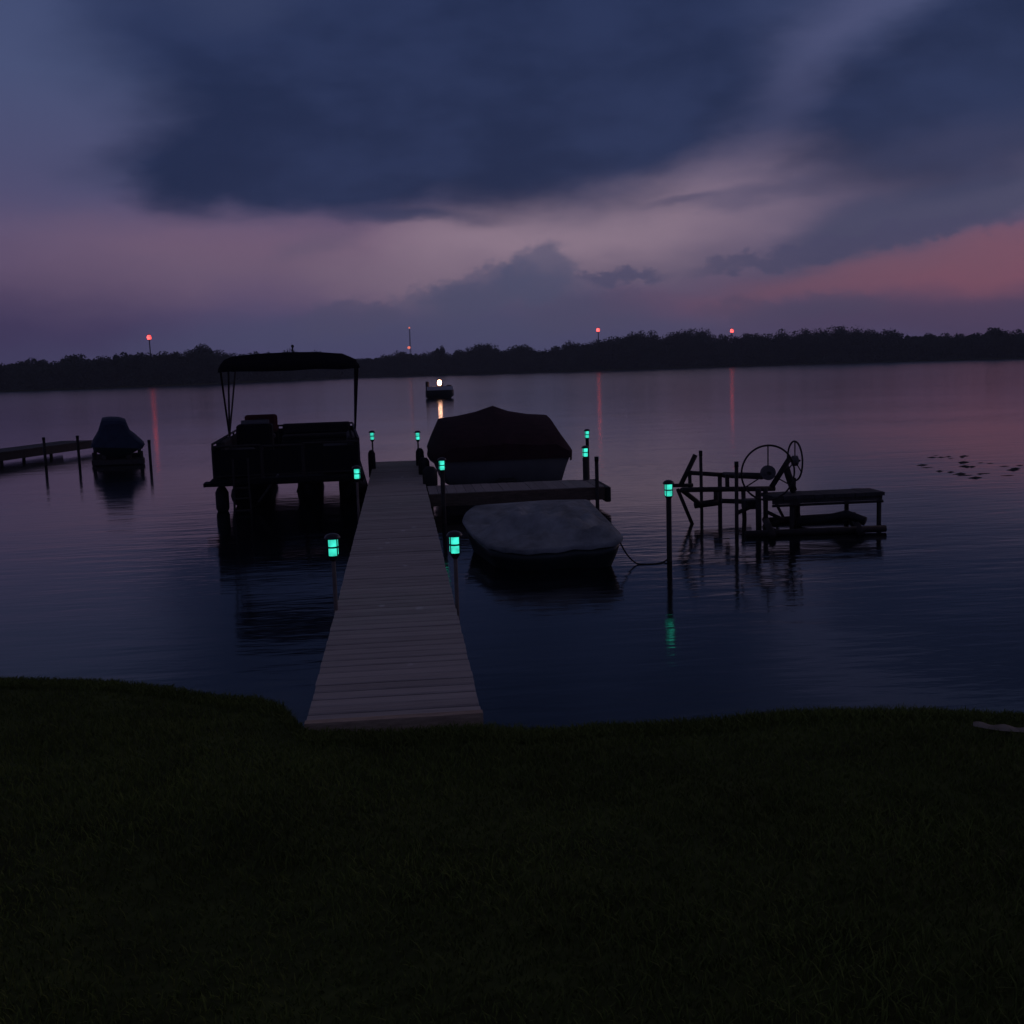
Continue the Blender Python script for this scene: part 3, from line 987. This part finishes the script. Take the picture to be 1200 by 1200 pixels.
# ------------------------------------------------------------------ neighbour's dock and boat, far left
A = at_z(-60, 538, .36); B = at_z(108, 516, .36)
d = (B - A); d.z = 0; L_ = d.length; d.normalize(); nn = Vector((-d.y, d.x, 0))
A = A - d * 4; L_ += 4
nd = thing('neighbour_dock', A + d * (L_ / 2) - Vector((0, 0, .36)), 'distant dark plank dock running in from the left edge', 'dock')
mb = MB(); s_ = 0
while s_ < L_:
    p = A + d * (s_ + .07)
    o_ = [p - d * .067, p + d * .067, p + d * .067 + nn * 1.1, p - d * .067 + nn * 1.1]
    mb.add([v - Vector((0, 0, .04)) for v in o_] + o_, [(3, 2, 1, 0), (4, 5, 6, 7), (0, 1, 5, 4), (1, 2, 6, 5), (2, 3, 7, 6), (3, 0, 4, 7)]); s_ += .142
mb.build('deck_boards', 'dark_deck', nd)
for k_ in (0.02, 1.04):
    mb = MB(); p0 = A + nn * k_ - Vector((0, 0, .045)); p1 = p0 + d * L_
    o_ = [p0, p1, p1 + nn * .05, p0 + nn * .05]
    mb.add([v - Vector((0, 0, .2)) for v in o_] + o_, [(3, 2, 1, 0), (4, 5, 6, 7), (0, 1, 5, 4), (1, 2, 6, 5), (2, 3, 7, 6), (3, 0, 4, 7)])
    mb.build('stringer', 'old_wood', nd)
for s_ in np.arange(1.5, L_, 2.4):
    for k_ in (.1, 1.0):
        p = A + d * s_ + nn * k_
        MB().tube([(p.x, p.y, -1), (p.x, p.y, .3)], .05).build('leg', 'old_wood', nd)
for px, pt, lab in ((51, 513, 'tall thin post midway along the distant left dock'), (90.5, 511, 'tall thin post beside the blue covered boat, on the distant left dock')):
    p = at_z(px + 1.5, 546 - (px - 51) * .06, 0)
    plain_post(px, pt, p.y, lab, .038)
p = at_z(176.5, 545, 0)
plain_post(174.5, 516, p.y, 'short thin post in the water right of the blue covered boat', .038)

CB = at_z(138, 545, 0)
ax_ = Vector((CB.x, CB.y, 0)).normalized()
cbt = thing('covered_boat', CB, 'small boat under a dark blue cover on the far left lift', 'covered boat')
sil = [(106, 524), (108, 518), (114, 508), (119, 492), (127, 490.5), (140, 490.5), (147.5, 493), (153, 506), (160, 512), (167, 518), (170, 521), (167, 526)]
pr = [at_y(x_, y_, CB.y) for x_, y_ in sil]
secs = []
for dy, sc_, lw in ((-.5, .9, .8), (-.45, .97, .94), (-.3, 1, 1), (1.2, 1, 1), (2.4, .9, .8), (3.2, .55, .35), (3.6, .1, .1)):
    zb = pr[0].z
    secs.append([Vector((CB.x + (p.x - CB.x) * sc_, CB.y, zb + (p.z - zb) * lw + random.uniform(-.01, .01))) + ax_ * (dy + .4) for p in pr])
MB().loft(secs).build('boat_cover', 'cover_blue', cbt)
hs = []
for dy, sc_ in ((-.45, .8), (0, .95), (1.2, .95), (2.4, .85), (3.2, .5), (3.55, .08)):
    hw = (pr[-1].x - pr[0].x) / 2 * sc_
    cx_ = (pr[-1].x + pr[0].x) / 2
    hs.append([Vector((cx_ + a * hw, CB.y, z_)) + ax_ * (dy + .4) for a, z_ in ((1, pr[0].z + .01), (.96, .38), (.6, .26), (0, .2), (-.6, .26), (-.96, .38), (-1, pr[0].z + .01))])
MB().loft(hs).build('hull', 'hull_dark', cbt, True)
cl = thing('boat_lift', CB + Vector((0, 1, 0)), 'low dark lift cradle under the blue covered boat at far left', 'boat lift')
for px in (110, 127, 152, 166):
    X = at_y(px, 535, CB.y).x
    for dy in (0, 2.2):
        q_ = Vector((X, CB.y, 0)) + ax_ * (dy + .2); MB().tube([(q_.x, q_.y, -.8), (q_.x, q_.y, .34)], .05).build('leg', 'old_wood', cl)
for dy in (-.1, .3, 2.0, 2.4):
    xo = ax_.x * dy; MB().box((at_y(107, 535, CB.y).x + xo, CB.y + dy, .02), (at_y(168, 535, CB.y).x + xo, CB.y + dy + .15, .15)).build('crossbeam', 'old_wood', cl)
for px in (122, 150):
    X = at_y(px, 535, CB.y).x
    MB().tube([Vector((X, CB.y, .21)) - ax_ * .1, Vector((X, CB.y, .21)) + ax_ * 2.6], .05, 6).build('bunk', 'old_wood', cl)

# ------------------------------------------------------------------ lit fishing boat out on the lake
FBp = at_z(516, 467, 0)
S = FBp.y / 1300            # metres per picture unit at that distance
fb = thing('fishing_boat', FBp, 'small white boat with a bright warm light out on the lake', 'fishing boat')
W = 16.5 * S
hs = []
for xx, hw, zb, zt in ((-W, .5, .1, .62), (-W * .8, .78, -.05, .62), (W * .3, .8, -.08, .62), (W * .75, .6, -.02, .64), (W, .08, .2, .66)):
    hs.append([FBp + Vector((xx, yy + .8, z_)) for yy, z_ in ((-hw, zt), (-hw * .9, (zt + zb) / 2), (-hw * .5, zb), (hw * .5, zb), (hw * .9, (zt + zb) / 2), (hw, zt))])
MB().loft(hs).build('hull', 'hull_dark', fb, True)
MB().box(FBp + Vector((-W * .92, .15, .64)), FBp + Vector((W * .92, .2, .92))).build('side_panel', 'hull_white', fb)
MB().box(FBp + Vector((-W * .92, 1.4, .64)), FBp + Vector((W * .8, 1.45, .92))).build('side_panel', 'hull_white', fb)
mb = MB(); mb.rbox(FBp + Vector((-.02, .5, .62)), FBp + Vector((.26, 1.1, 1.18)), .05); mb.build('console', 'vinyl', fb)
mb = MB(); mb.rbox(FBp + Vector((-W * .98, .5, .5)), FBp + Vector((-W * .74, .95, 1.32)), .08); mb.build('outboard_motor', 'black', fb)
mb = MB(); mb.rbox(FBp + Vector((W * .5, .5, .64)), FBp + Vector((W * .85, 1.1, 1.0)), .05); mb.build('bow_seat', 'vinyl', fb)
lp = FBp + Vector((-.01, .35, 0)); lz = at_y(515.5, 448.5, lp.y).z
MB().tube([lp + Vector((0, 0, .6)), lp + Vector((0, 0, lz - .22))], .03).build('light_pole', 'black', fb)
MB().lathe(lp, [(.05, lz - .22), (.14, lz - .16), (.17, lz), (.13, lz + .17), (.04, lz + .22)], 12).build('lamp', 'warm', fb, True)
MB().lathe(lp, [(.18, lz + .225), (.17, lz + .27), (.05, lz + .3)], 12).build('lamp_cap', 'black', fb, True)

# ------------------------------------------------------------------ far shore
shore_px = [(-500, 478), (-200, 466), (0, 459), (120, 455), (250, 450), (420, 442.5), (600, 437.3), (700, 434.6), (800, 431), (1000, 425.2), (1200, 419.8), (1500, 412), (1800, 404)]
shore = [at_z(x_, y_, 0) for x_, y_ in shore_px]


def interp(tab, x):
    return float(np.interp(x, [t[0] for t in tab], [t[1] for t in tab]))


mb = MB()
rows = []
for p in shore:
    o_ = Vector((p.x, p.y, 0)).normalized()
    rows.append([p + o_ * t + Vector((0, 0, z_)) for t, z_ in ((-2, -.5), (0, .12), (3, .6), (30, 1.5), (90, 3), (170, 4))])
mb.loft(rows, caps=False)
tag(mb.build('far_shore', 'soil', smooth=True), 'low dark far shore across the lake', 'shore', kind='structure')

top_px = [(-500, 430), (-300, 425), (-100, 430), (0, 428), (20, 425), (45, 418.5), (70, 419.5), (95, 417), (115, 419), (140, 412), (165, 415), (185, 410), (205, 415), (215, 413), (240, 406), (262, 414),
          (300, 416), (350, 412), (400, 418), (440, 418), (460, 412.5), (475, 411.5), (490, 416), (505, 411), (530, 413), (545, 406), (565, 403.5), (585, 406), (605, 405),
          (625, 408), (650, 410), (665, 404.5), (680, 401), (700, 401), (715, 394), (730, 388), (745, 387), (760, 389.5), (775, 393), (800, 387), (820, 387), (840, 393), (860, 397), (880, 391.5),
          (900, 391), (925, 388.5), (955, 384.5), (990, 383.5), (1020, 385.5), (1045, 386.5), (1060, 389), (1085, 392), (1110, 392), (1140, 391), (1160, 386), (1185, 388.5), (1200, 388), (1300, 383), (1500, 380), (1800, 372)]


def leaves(center, rx, ry, rz, n_, size):
    """leaf clumps on the shells of lobes filling one crown"""
    nl_ = 6
    lob = rng.normal(0, .34, (nl_, 3)); lob = np.clip(lob, -.52, .52)
    lr = rng.uniform(.42, .56, nl_)
    w = rng.integers(0, nl_, n_)
    v = rng.normal(0, 1, (n_, 3)); v /= np.linalg.norm(v, axis=1)[:, None]
    rad = lr[w] * rng.random(n_) ** .5
    p = lob[w] + v * rad[:, None]
    p = p * np.array([rx, ry, rz]) + np.array(center)
    a = rng.normal(0, 1, (n_, 3)); a /= np.linalg.norm(a, axis=1)[:, None]
    b = np.cross(a, rng.normal(0, 1, (n_, 3))); b /= np.linalg.norm(b, axis=1)[:, None]
    s1 = (size * rng.uniform(.5, 1.3, n_))[:, None]
    return np.stack([p - a * s1 - b * s1 * .6, p + a * s1 * .4 - b * s1 * .7, p + a * s1 + b * s1 * .5, p - a * s1 * .5 + b * s1 * .8], 1).reshape(-1, 3)


def shore_at(px):
    return at_z(px, interp(shore_px, px), 0)


def tree_top(px, py, Y):
    return at_y(px, py, Y).z


chunks = []
for row, (back, step, dens) in enumerate(((4, 6, 1.0), (11, 7.5, 1.0), (19, 8.5, 1.0))):
    px = -330.0
    while px < 1560:
        x_ = px + random.uniform(-2, 2)
        b_ = shore_at(x_); o_ = Vector((b_.x, b_.y, 0)).normalized()
        p = b_ + o_ * (back + random.uniform(-2, 2))
        H = tree_top(x_, interp(top_px, x_), p.y)
        H *= (random.uniform(.62, .85) if row == 0 else random.uniform(.86, 1.08))
        rx = H * random.uniform(.3, .46) + 1.0
        inside = -60 < px < 1260
        nlv = int((2300 if inside else 300) * dens)
        chunks.append(leaves((p.x, p.y, H * .56), rx, rx, H * .47, nlv, .24 if inside else .8))
        px += step * random.uniform(.8, 1.25)
px = -330.0
while px < 1560:              # bushes down to the water
    b_ = shore_at(px); o_ = Vector((b_.x, b_.y, 0)).normalized()
    p = b_ + o_ * random.uniform(.8, 2.5)
    hh = random.uniform(1.2, 3.2)
    chunks.append(leaves((p.x, p.y, hh * .5), 2.2, 1.6, hh * .6, 200, .28))
    px += random.uniform(2.2, 4.5)
wood = bpy.data.objects.new('far_woodland', mesh_np('far_woodland', np.concatenate(chunks), 4, 'foliage')); C.objects.link(wood)
tag(wood, 'dark wooded far shore reading as one long silhouette', 'woodland', kind='stuff')

trees = [(243, 403.5, 22, 'broad tree clump rising just left of the black boat canopy'), (517, 404.5, 7, 'small round tree standing above the wood behind the lit boat'),
         (743, 383.5, 30, 'broad domed tree mass highest on the middle of the far shore'), (812, 385, 26, 'broad domed tree between the two right red lights'),
         (1064, 384.5, 5, 'slender treetop poking up on the far shore at the right'), (1164, 379.5, 16, 'tall rounded tree near the right edge of the far shore'),
         (140, 411, 9, 'round tree standing left of the leftmost red light'), (567, 403, 11, 'bushy tree crown right of the small round tree behind the lit boat')]
for x_, y_, hwpx, lab in trees:
    b_ = shore_at(x_); o_ = Vector((b_.x, b_.y, 0)).normalized()
    p = b_ + o_ * 14
    H = tree_top(x_, y_, p.y); sc_ = p.y / 1290
    base_ = Vector((p.x, p.y, .9))
    t = thing('tree', base_, lab, 'tree')
    mb = MB(); mb.tube([base_ - Vector((0, 0, .3)), base_ + Vector((.1, 0, H * .3)), base_ + Vector((-.1, .1, H * .7))], .35, 8, .1)
    for k_ in range(5):
        a = k_ * 2.4; q = base_ + Vector((0, 0, H * (.25 + .08 * k_)))
        mb.tube([q, q + Vector((math.cos(a) * hwpx * sc_ * .5, math.sin(a) * 1.5, H * .2))], .12, 6, .04)
    mb.build('trunk', 'bark', t, True)
    rx = hwpx * sc_ * .95
    V = leaves((p.x - base_.x, p.y - base_.y, H * .58 - .9), rx, max(3, rx * .7), H * .43, int(2200 + 420 * rx), .24)
    c_ = bpy.data.objects.new('crown', mesh_np('crown', V, 4, 'foliage')); c_.parent = t; C.objects.link(c_)

# red shore lights
for x_, y_, lab, k_ in ((179, 395, 'leftmost red light on a pole above the far shore trees', 1.0), (702, 386.5, 'middle red light on a pole, left of the broad domed trees', .8), (858, 387.5, 'right red light on a pole, above the dip between domed trees', .8)):
    b_ = shore_at(x_); o_ = Vector((b_.x, b_.y, 0)).normalized(); p = b_ + o_ * 22
    z_ = at_y(x_, y_, p.y).z; sc_ = p.y / 1290 * k_ * .9
    t = thing('shore_light', (p.x, p.y, 1), lab, 'shore light', 'red lights along the far shore')
    MB().tube([(p.x, p.y, .5), (p.x, p.y, z_ - 4 * sc_)], .28, 8, .14).build('pole', 'rust', t)
    MB().lathe((p.x, p.y, z_), [(.8 * sc_, -4 * sc_), (2.2 * sc_, -3.4 * sc_), (2.4 * sc_, -3 * sc_)], 12).build('socket', 'black', t)
    MB().lathe((p.x, p.y, z_), [(1.7 * sc_, -2.98 * sc_), (2.6 * sc_, -2 * sc_), (2.9 * sc_, -.3 * sc_), (2.4 * sc_, 1.6 * sc_), (1.2 * sc_, 2.6 * sc_)], 14).build('lamp', 'red', t, True)
    MB().lathe((p.x, p.y, z_), [(1.6 * sc_, 2.62 * sc_), (1.3 * sc_, 3.3 * sc_), (.3 * sc_, 3.9 * sc_)], 12).build('lamp_cap', 'black', t)

# radio mast
b_ = shore_at(482); o_ = Vector((b_.x, b_.y, 0)).normalized(); p = b_ + o_ * 60
zt = at_y(482, 385, p.y).z; zl = at_y(481, 408, p.y).z
ms = thing('radio_mast', (p.x, p.y, 1.5), 'thin radio mast with small red lights behind the far trees', 'radio mast')
mb = MB()
for k_ in range(3):
    a = k_ * 2 * PI / 3
    mb.tube([(p.x + .45 * math.cos(a), p.y + .45 * math.sin(a), 1), (p.x + .2 * math.cos(a), p.y + .2 * math.sin(a), zt)], .09, 6)
zz = 1.5
sgn = 1
while zz < zt - 1:
    for k_ in range(3):
        a, b2 = k_ * 2 * PI / 3, (k_ + 1) * 2 * PI / 3
        r0 = .45 - .25 * zz / zt
        mb.tube([(p.x + r0 * math.cos(a), p.y + r0 * math.sin(a), zz), (p.x + r0 * math.cos(b2), p.y + r0 * math.sin(b2), zz + .8)], .05, 4)
    zz += .8
mb.build('lattice', 'steel', ms)
MB().lathe((p.x, p.y, zt), [(.2, 0), (.34, .2), (.3, .55), (.1, .7)], 10).build('beacon', 'redsmall', ms, True)
MB().lathe((p.x - .5, p.y - .3, zl), [(.3, -.3), (.6, 0), (.6, .5), (.2, .8)], 10).build('beacon', 'redsmall', ms, True)

# ------------------------------------------------------------------ evening haze over the lake
hz = bpy.data.materials.new('evening_haze'); hz.use_nodes = True
hn = hz.node_tree.nodes
for n_ in list(hn):
    if n_.type != 'OUTPUT_MATERIAL': hn.remove(n_)
pv = hn.new('ShaderNodeVolumePrincipled')
pv.inputs['Color'].default_value = (.85, .88, .95, 1); pv.inputs['Density'].default_value = .0005
hz.node_tree.links.new(pv.outputs[0], [n_ for n_ in hn if n_.type == 'OUTPUT_MATERIAL'][0].inputs['Volume'])
MT['haze'] = hz
mb = MB(); mb.box((-860, -80, -3), (860, 760, 45))
tag(mb.build('haze', 'haze'), 'thin bluish evening haze over the lake', 'haze', kind='stuff')

# ------------------------------------------------------------------ sky
W_ = bpy.data.worlds.new('World'); bpy.context.scene.world = W_
W_.use_nodes = True
nt = W_.node_tree; N = nt.nodes; L = nt.links
for n_ in list(N): N.remove(n_)
out = N.new('ShaderNodeOutputWorld'); bg = N.new('ShaderNodeBackground')
L.new(bg.outputs[0], out.inputs[0])


def dirpos(px, py):
    d_ = ray(px, py).normalized()
    return math.atan2(d_.x, d_.y), math.asin(d_.z)


def math_(op, a, b=None, c=None, clamp=False):
    n_ = N.new('ShaderNodeMath'); n_.operation = op; n_.use_clamp = clamp
    for i_, v in enumerate((a, b, c)):
        if v is None: continue
        if isinstance(v, (int, float)): n_.inputs[i_].default_value = v
        else: L.new(v, n_.inputs[i_])
    return n_.outputs[0]


def maprange(v, f0, f1, t0=0, t1=1, kind='SMOOTHSTEP'):
    n_ = N.new('ShaderNodeMapRange'); n_.interpolation_type = kind
    L.new(v, n_.inputs['Value'])
    for k_, q in zip(('From Min', 'From Max', 'To Min', 'To Max'), (f0, f1, t0, t1)): n_.inputs[k_].default_value = q
    return n_.outputs[0]


def mix(fac, a, b):
    n_ = N.new('ShaderNodeMixRGB')
    if isinstance(fac, (int, float)): n_.inputs[0].default_value = fac
    else: L.new(fac, n_.inputs[0])
    for i_, v in ((1, a), (2, b)):
        if isinstance(v, tuple): n_.inputs[i_].default_value = (*v, 1)
        else: L.new(v, n_.inputs[i_])
    return n_.outputs[0]


tc = N.new('ShaderNodeTexCoord')
sx = N.new('ShaderNodeSeparateXYZ'); L.new(tc.outputs['Generated'], sx.inputs[0])
azn = math_('ARCTAN2', sx.outputs[0], sx.outputs[1])
eln = math_('ARCSINE', sx.outputs[2])
pos = N.new('ShaderNodeCombineXYZ'); L.new(azn, pos.inputs[0]); L.new(eln, pos.inputs[1])


def vnoise(scale, stretch, detail, rough=.55, off=(0, 0, 0)):
    mp = N.new('ShaderNodeMapping'); mp.inputs['Scale'].default_value = stretch; mp.inputs['Location'].default_value = off
    L.new(tc.outputs['Generated'], mp.inputs['Vector'])
    n_ = N.new('ShaderNodeTexNoise'); n_.inputs['Scale'].default_value = scale
    n_.inputs['Detail'].default_value = detail; n_.inputs['Roughness'].default_value = rough
    L.new(mp.outputs[0], n_.inputs['Vector'])
    return n_


def warp(noise, amt):
    sub = N.new('ShaderNodeVectorMath'); sub.operation = 'SUBTRACT'; sub.inputs[1].default_value = (.5, .5, .5)
    L.new(noise.outputs['Color'], sub.inputs[0])
    mu = N.new('ShaderNodeVectorMath'); mu.operation = 'MULTIPLY'; mu.inputs[1].default_value = (amt[0], amt[1], 0)
    L.new(sub.outputs[0], mu.inputs[0])
    ad = N.new('ShaderNodeVectorMath'); ad.operation = 'ADD'
    L.new(pos.outputs[0], ad.inputs[0]); L.new(mu.outputs[0], ad.inputs[1])
    return ad.outputs[0]


soft_p = warp(vnoise(5, (1, 1, 2.5), 5), (.16, .07))
fine_p = warp(vnoise(34, (1, 1, 1.3), 9, .72), (.06, .05))


def blob(px, py, rx, ry, rot, soft, src=None):
    """soft-edged patch of sky: centre and half-sizes in 1/1300 rad, rot in degrees (right end up)"""
    a_, e_ = dirpos(px, py)
    sub = N.new('ShaderNodeVectorMath'); sub.operation = 'SUBTRACT'; sub.inputs[1].default_value = (a_, e_, 0)
    L.new(src or soft_p, sub.inputs[0])
    mp = N.new('ShaderNodeMapping'); mp.vector_type = 'TEXTURE'
    mp.inputs['Rotation'].default_value = (0, 0, R(rot - 1.8))
    mp.inputs['Scale'].default_value = (rx / 1300, ry / 1300, 1)
    L.new(sub.outputs[0], mp.inputs['Vector'])
    ln = N.new('ShaderNodeVectorMath'); ln.operation = 'LENGTH'; L.new(mp.outputs[0], ln.inputs[0])
    return maprange(ln.outputs['Value'], 1 + soft, max(0, 1 - soft))


nish = N.new('ShaderNodeTexSky'); nish.sky_type = 'NISHITA'; nish.sun_disc = False
SUN_AZ, SUN_EL = R(52), R(-4)
nish.sun_elevation = SUN_EL; nish.sun_rotation = SUN_AZ
ramp = N.new('ShaderNodeValToRGB')
stops = [(0, (77, 72, 111)), (1.6, (79, 76, 115)), (4.2, (90, 79, 115)), (7, (88, 81, 116)), (10, (78, 80, 116)), (14, (72, 82, 119)), (18.5, (64, 76, 114)), (26, (54, 60, 90)), (42, (60, 60, 80)), (90, (60, 58, 74))]
cr = ramp.color_ramp
while len(cr.elements) > 1: cr.elements.remove(cr.elements[-1])
for i_, (e_, c_) in enumerate(stops):
    el = cr.elements[0] if i_ == 0 else cr.elements.new(e_ / 90)
    el.position = e_ / 90; el.color = (*lin(c_), 1)
L.new(math_('DIVIDE', eln, PI / 2, clamp=True), ramp.inputs[0])
col = ramp.outputs[0]


def layer(c_, m_, op):
    global col
    col = mix(math_('MULTIPLY', m_, op), col, lin(c_))


# pink light low in the sky, orange-red to the right where the sun went down
layer((127, 99, 122), blob(370, 306, 330, 44, 2, .8), .7)
layer((172, 146, 162), blob(695, 262, 225, 46, 11, .75), .92)
layer((118, 102, 124), blob(950, 232, 300, 52, 6, .8), .65)
layer((104, 92, 116), blob(620, 318, 420, 26, 2, .9), .4)
layer((138, 84, 104), blob(1240, 315, 310, 36, 7, .8), .88)
layer((118, 84, 104), blob(980, 328, 230, 24, 6, .8), .6)
layer((58, 46, 82), blob(-60, 395, 190, 60, 0, .8), .7)
# cloud banks
layer((76, 78, 111), blob(640, 392, 560, 28, 2, .6), .75)
layer((74, 62, 94), blob(1180, 368, 260, 22, 3, .7), .7)
layer((72, 73, 103), blob(1105, 246, 190, 34, 13, .4), .95)
layer((72, 71, 103), blob(1010, 284, 150, 12, 9, .35, fine_p), .85)
layer((76, 74, 105), blob(885, 306, 70, 9, 9, .5, fine_p), .8)
layer((90, 84, 112), blob(880, 233, 80, 9, 4, .7), .6)
layer((88, 82, 110), blob(800, 234, 50, 4, 2, .7), .6)
layer((96, 88, 114), blob(770, 300, 90, 16, 3, .9), .4)
layer((94, 86, 112), blob(360, 293, 40, 10, 20, .8), .4)
layer((77, 80, 112), blob(600, 362, 105, 38, 8, 0.30, fine_p), 0.68)
layer((78, 82, 113), blob(628, 322, 48, 30, 10, 0.26, fine_p), 0.68)
layer((79, 82, 113), blob(565, 338, 60, 24, 16, 0.28, fine_p), 0.63)
layer((79, 81, 112), blob(500, 362, 80, 24, 12, 0.30, fine_p), 0.58)
layer((80, 79, 110), blob(405, 372, 60, 20, 6, .25, fine_p), .65)
layer((76, 76, 108), blob(728, 327, 46, 9, 0, .4, fine_p), .8)
layer((78, 72, 102), blob(930, 362, 100, 14, 3, .4, fine_p), .6)
layer((80, 78, 108), blob(690, 366, 80, 22, 3, .4, fine_p), .5)
layer((58, 64, 98), blob(475, 258, 75, 9, 0, .8), .8)
# the big dark sheets overhead, mottled inside
layer((62, 68, 102), blob(150, 205, 70, 24, 0, .8), .6)
d1 = blob(510, 70, 365, 165, -2, .26); d2 = blob(400, 178, 250, 72, 3, .28); d3 = blob(730, 95, 205, 122, 14, .36); d4 = blob(225, 203, 80, 48, 0, .5)
mx_ = math_('MAXIMUM', math_('MAXIMUM', d1, d2), math_('MAXIMUM', d3, d4))
layer((80, 78, 113), blob(985, 60, 85, 140, -32, .95), .35)
mott = vnoise(7, (1, 1, 2.2), 6, .55)
dark = mix(maprange(mott.outputs['Fac'], .36, .66), lin((28, 40, 73)), lin((39, 51, 87)))
d5 = blob(1185, 82, 235, 88, 20, .3)
for m_, o_ in ((mx_, .96), (d5, .95)):
    col = mix(math_('MULTIPLY', m_, o_), col, dark)
layer((58, 68, 102), blob(285, 6, 75, 26, 0, .9), .45)
layer((66, 66, 96), blob(1130, 170, 120, 22, 8, .9), .4)
# broken cloud over the rest of the dome
gen = vnoise(2.2, (1, 1, 3), 6)
gm = math_('MULTIPLY', maprange(gen.outputs['Fac'], .42, .62), maprange(eln, R(17), R(26)))
layer((44, 46, 66), gm, .75)
add = N.new('ShaderNodeMixRGB'); add.blend_type = 'ADD'; add.inputs[0].default_value = .06
L.new(col, add.inputs[1]); L.new(nish.outputs[0], add.inputs[2])
L.new(add.outputs[0], bg.inputs['Color'])
bg.inputs['Strength'].default_value = 1.0

sun = bpy.data.lights.new('sun', 'SUN'); sun.energy = .13; sun.angle = R(40); sun.color = (1, .66, .64)
suno = bpy.data.objects.new('sun', sun); C.objects.link(suno)
GLOW_AZ, GLOW_EL = R(62), R(14)          # the broad afterglow above the set sun
dv = Vector((math.sin(GLOW_AZ) * math.cos(GLOW_EL), math.cos(GLOW_AZ) * math.cos(GLOW_EL), math.sin(GLOW_EL)))
suno.rotation_euler = (-dv).to_track_quat('-Z', 'Y').to_euler()
suno.location = (20, 10, 20)

# ------------------------------------------------------------------ render settings
sc = bpy.context.scene
sc.view_settings.view_transform = 'Standard'; sc.view_settings.look = 'None'
sc.view_settings.exposure = 0; sc.view_settings.gamma = 1
sc.render.engine = 'CYCLES'
sc.cycles.use_denoising = True
sc.cycles.max_bounces = 6
sc.cycles.sample_clamp_indirect = 0
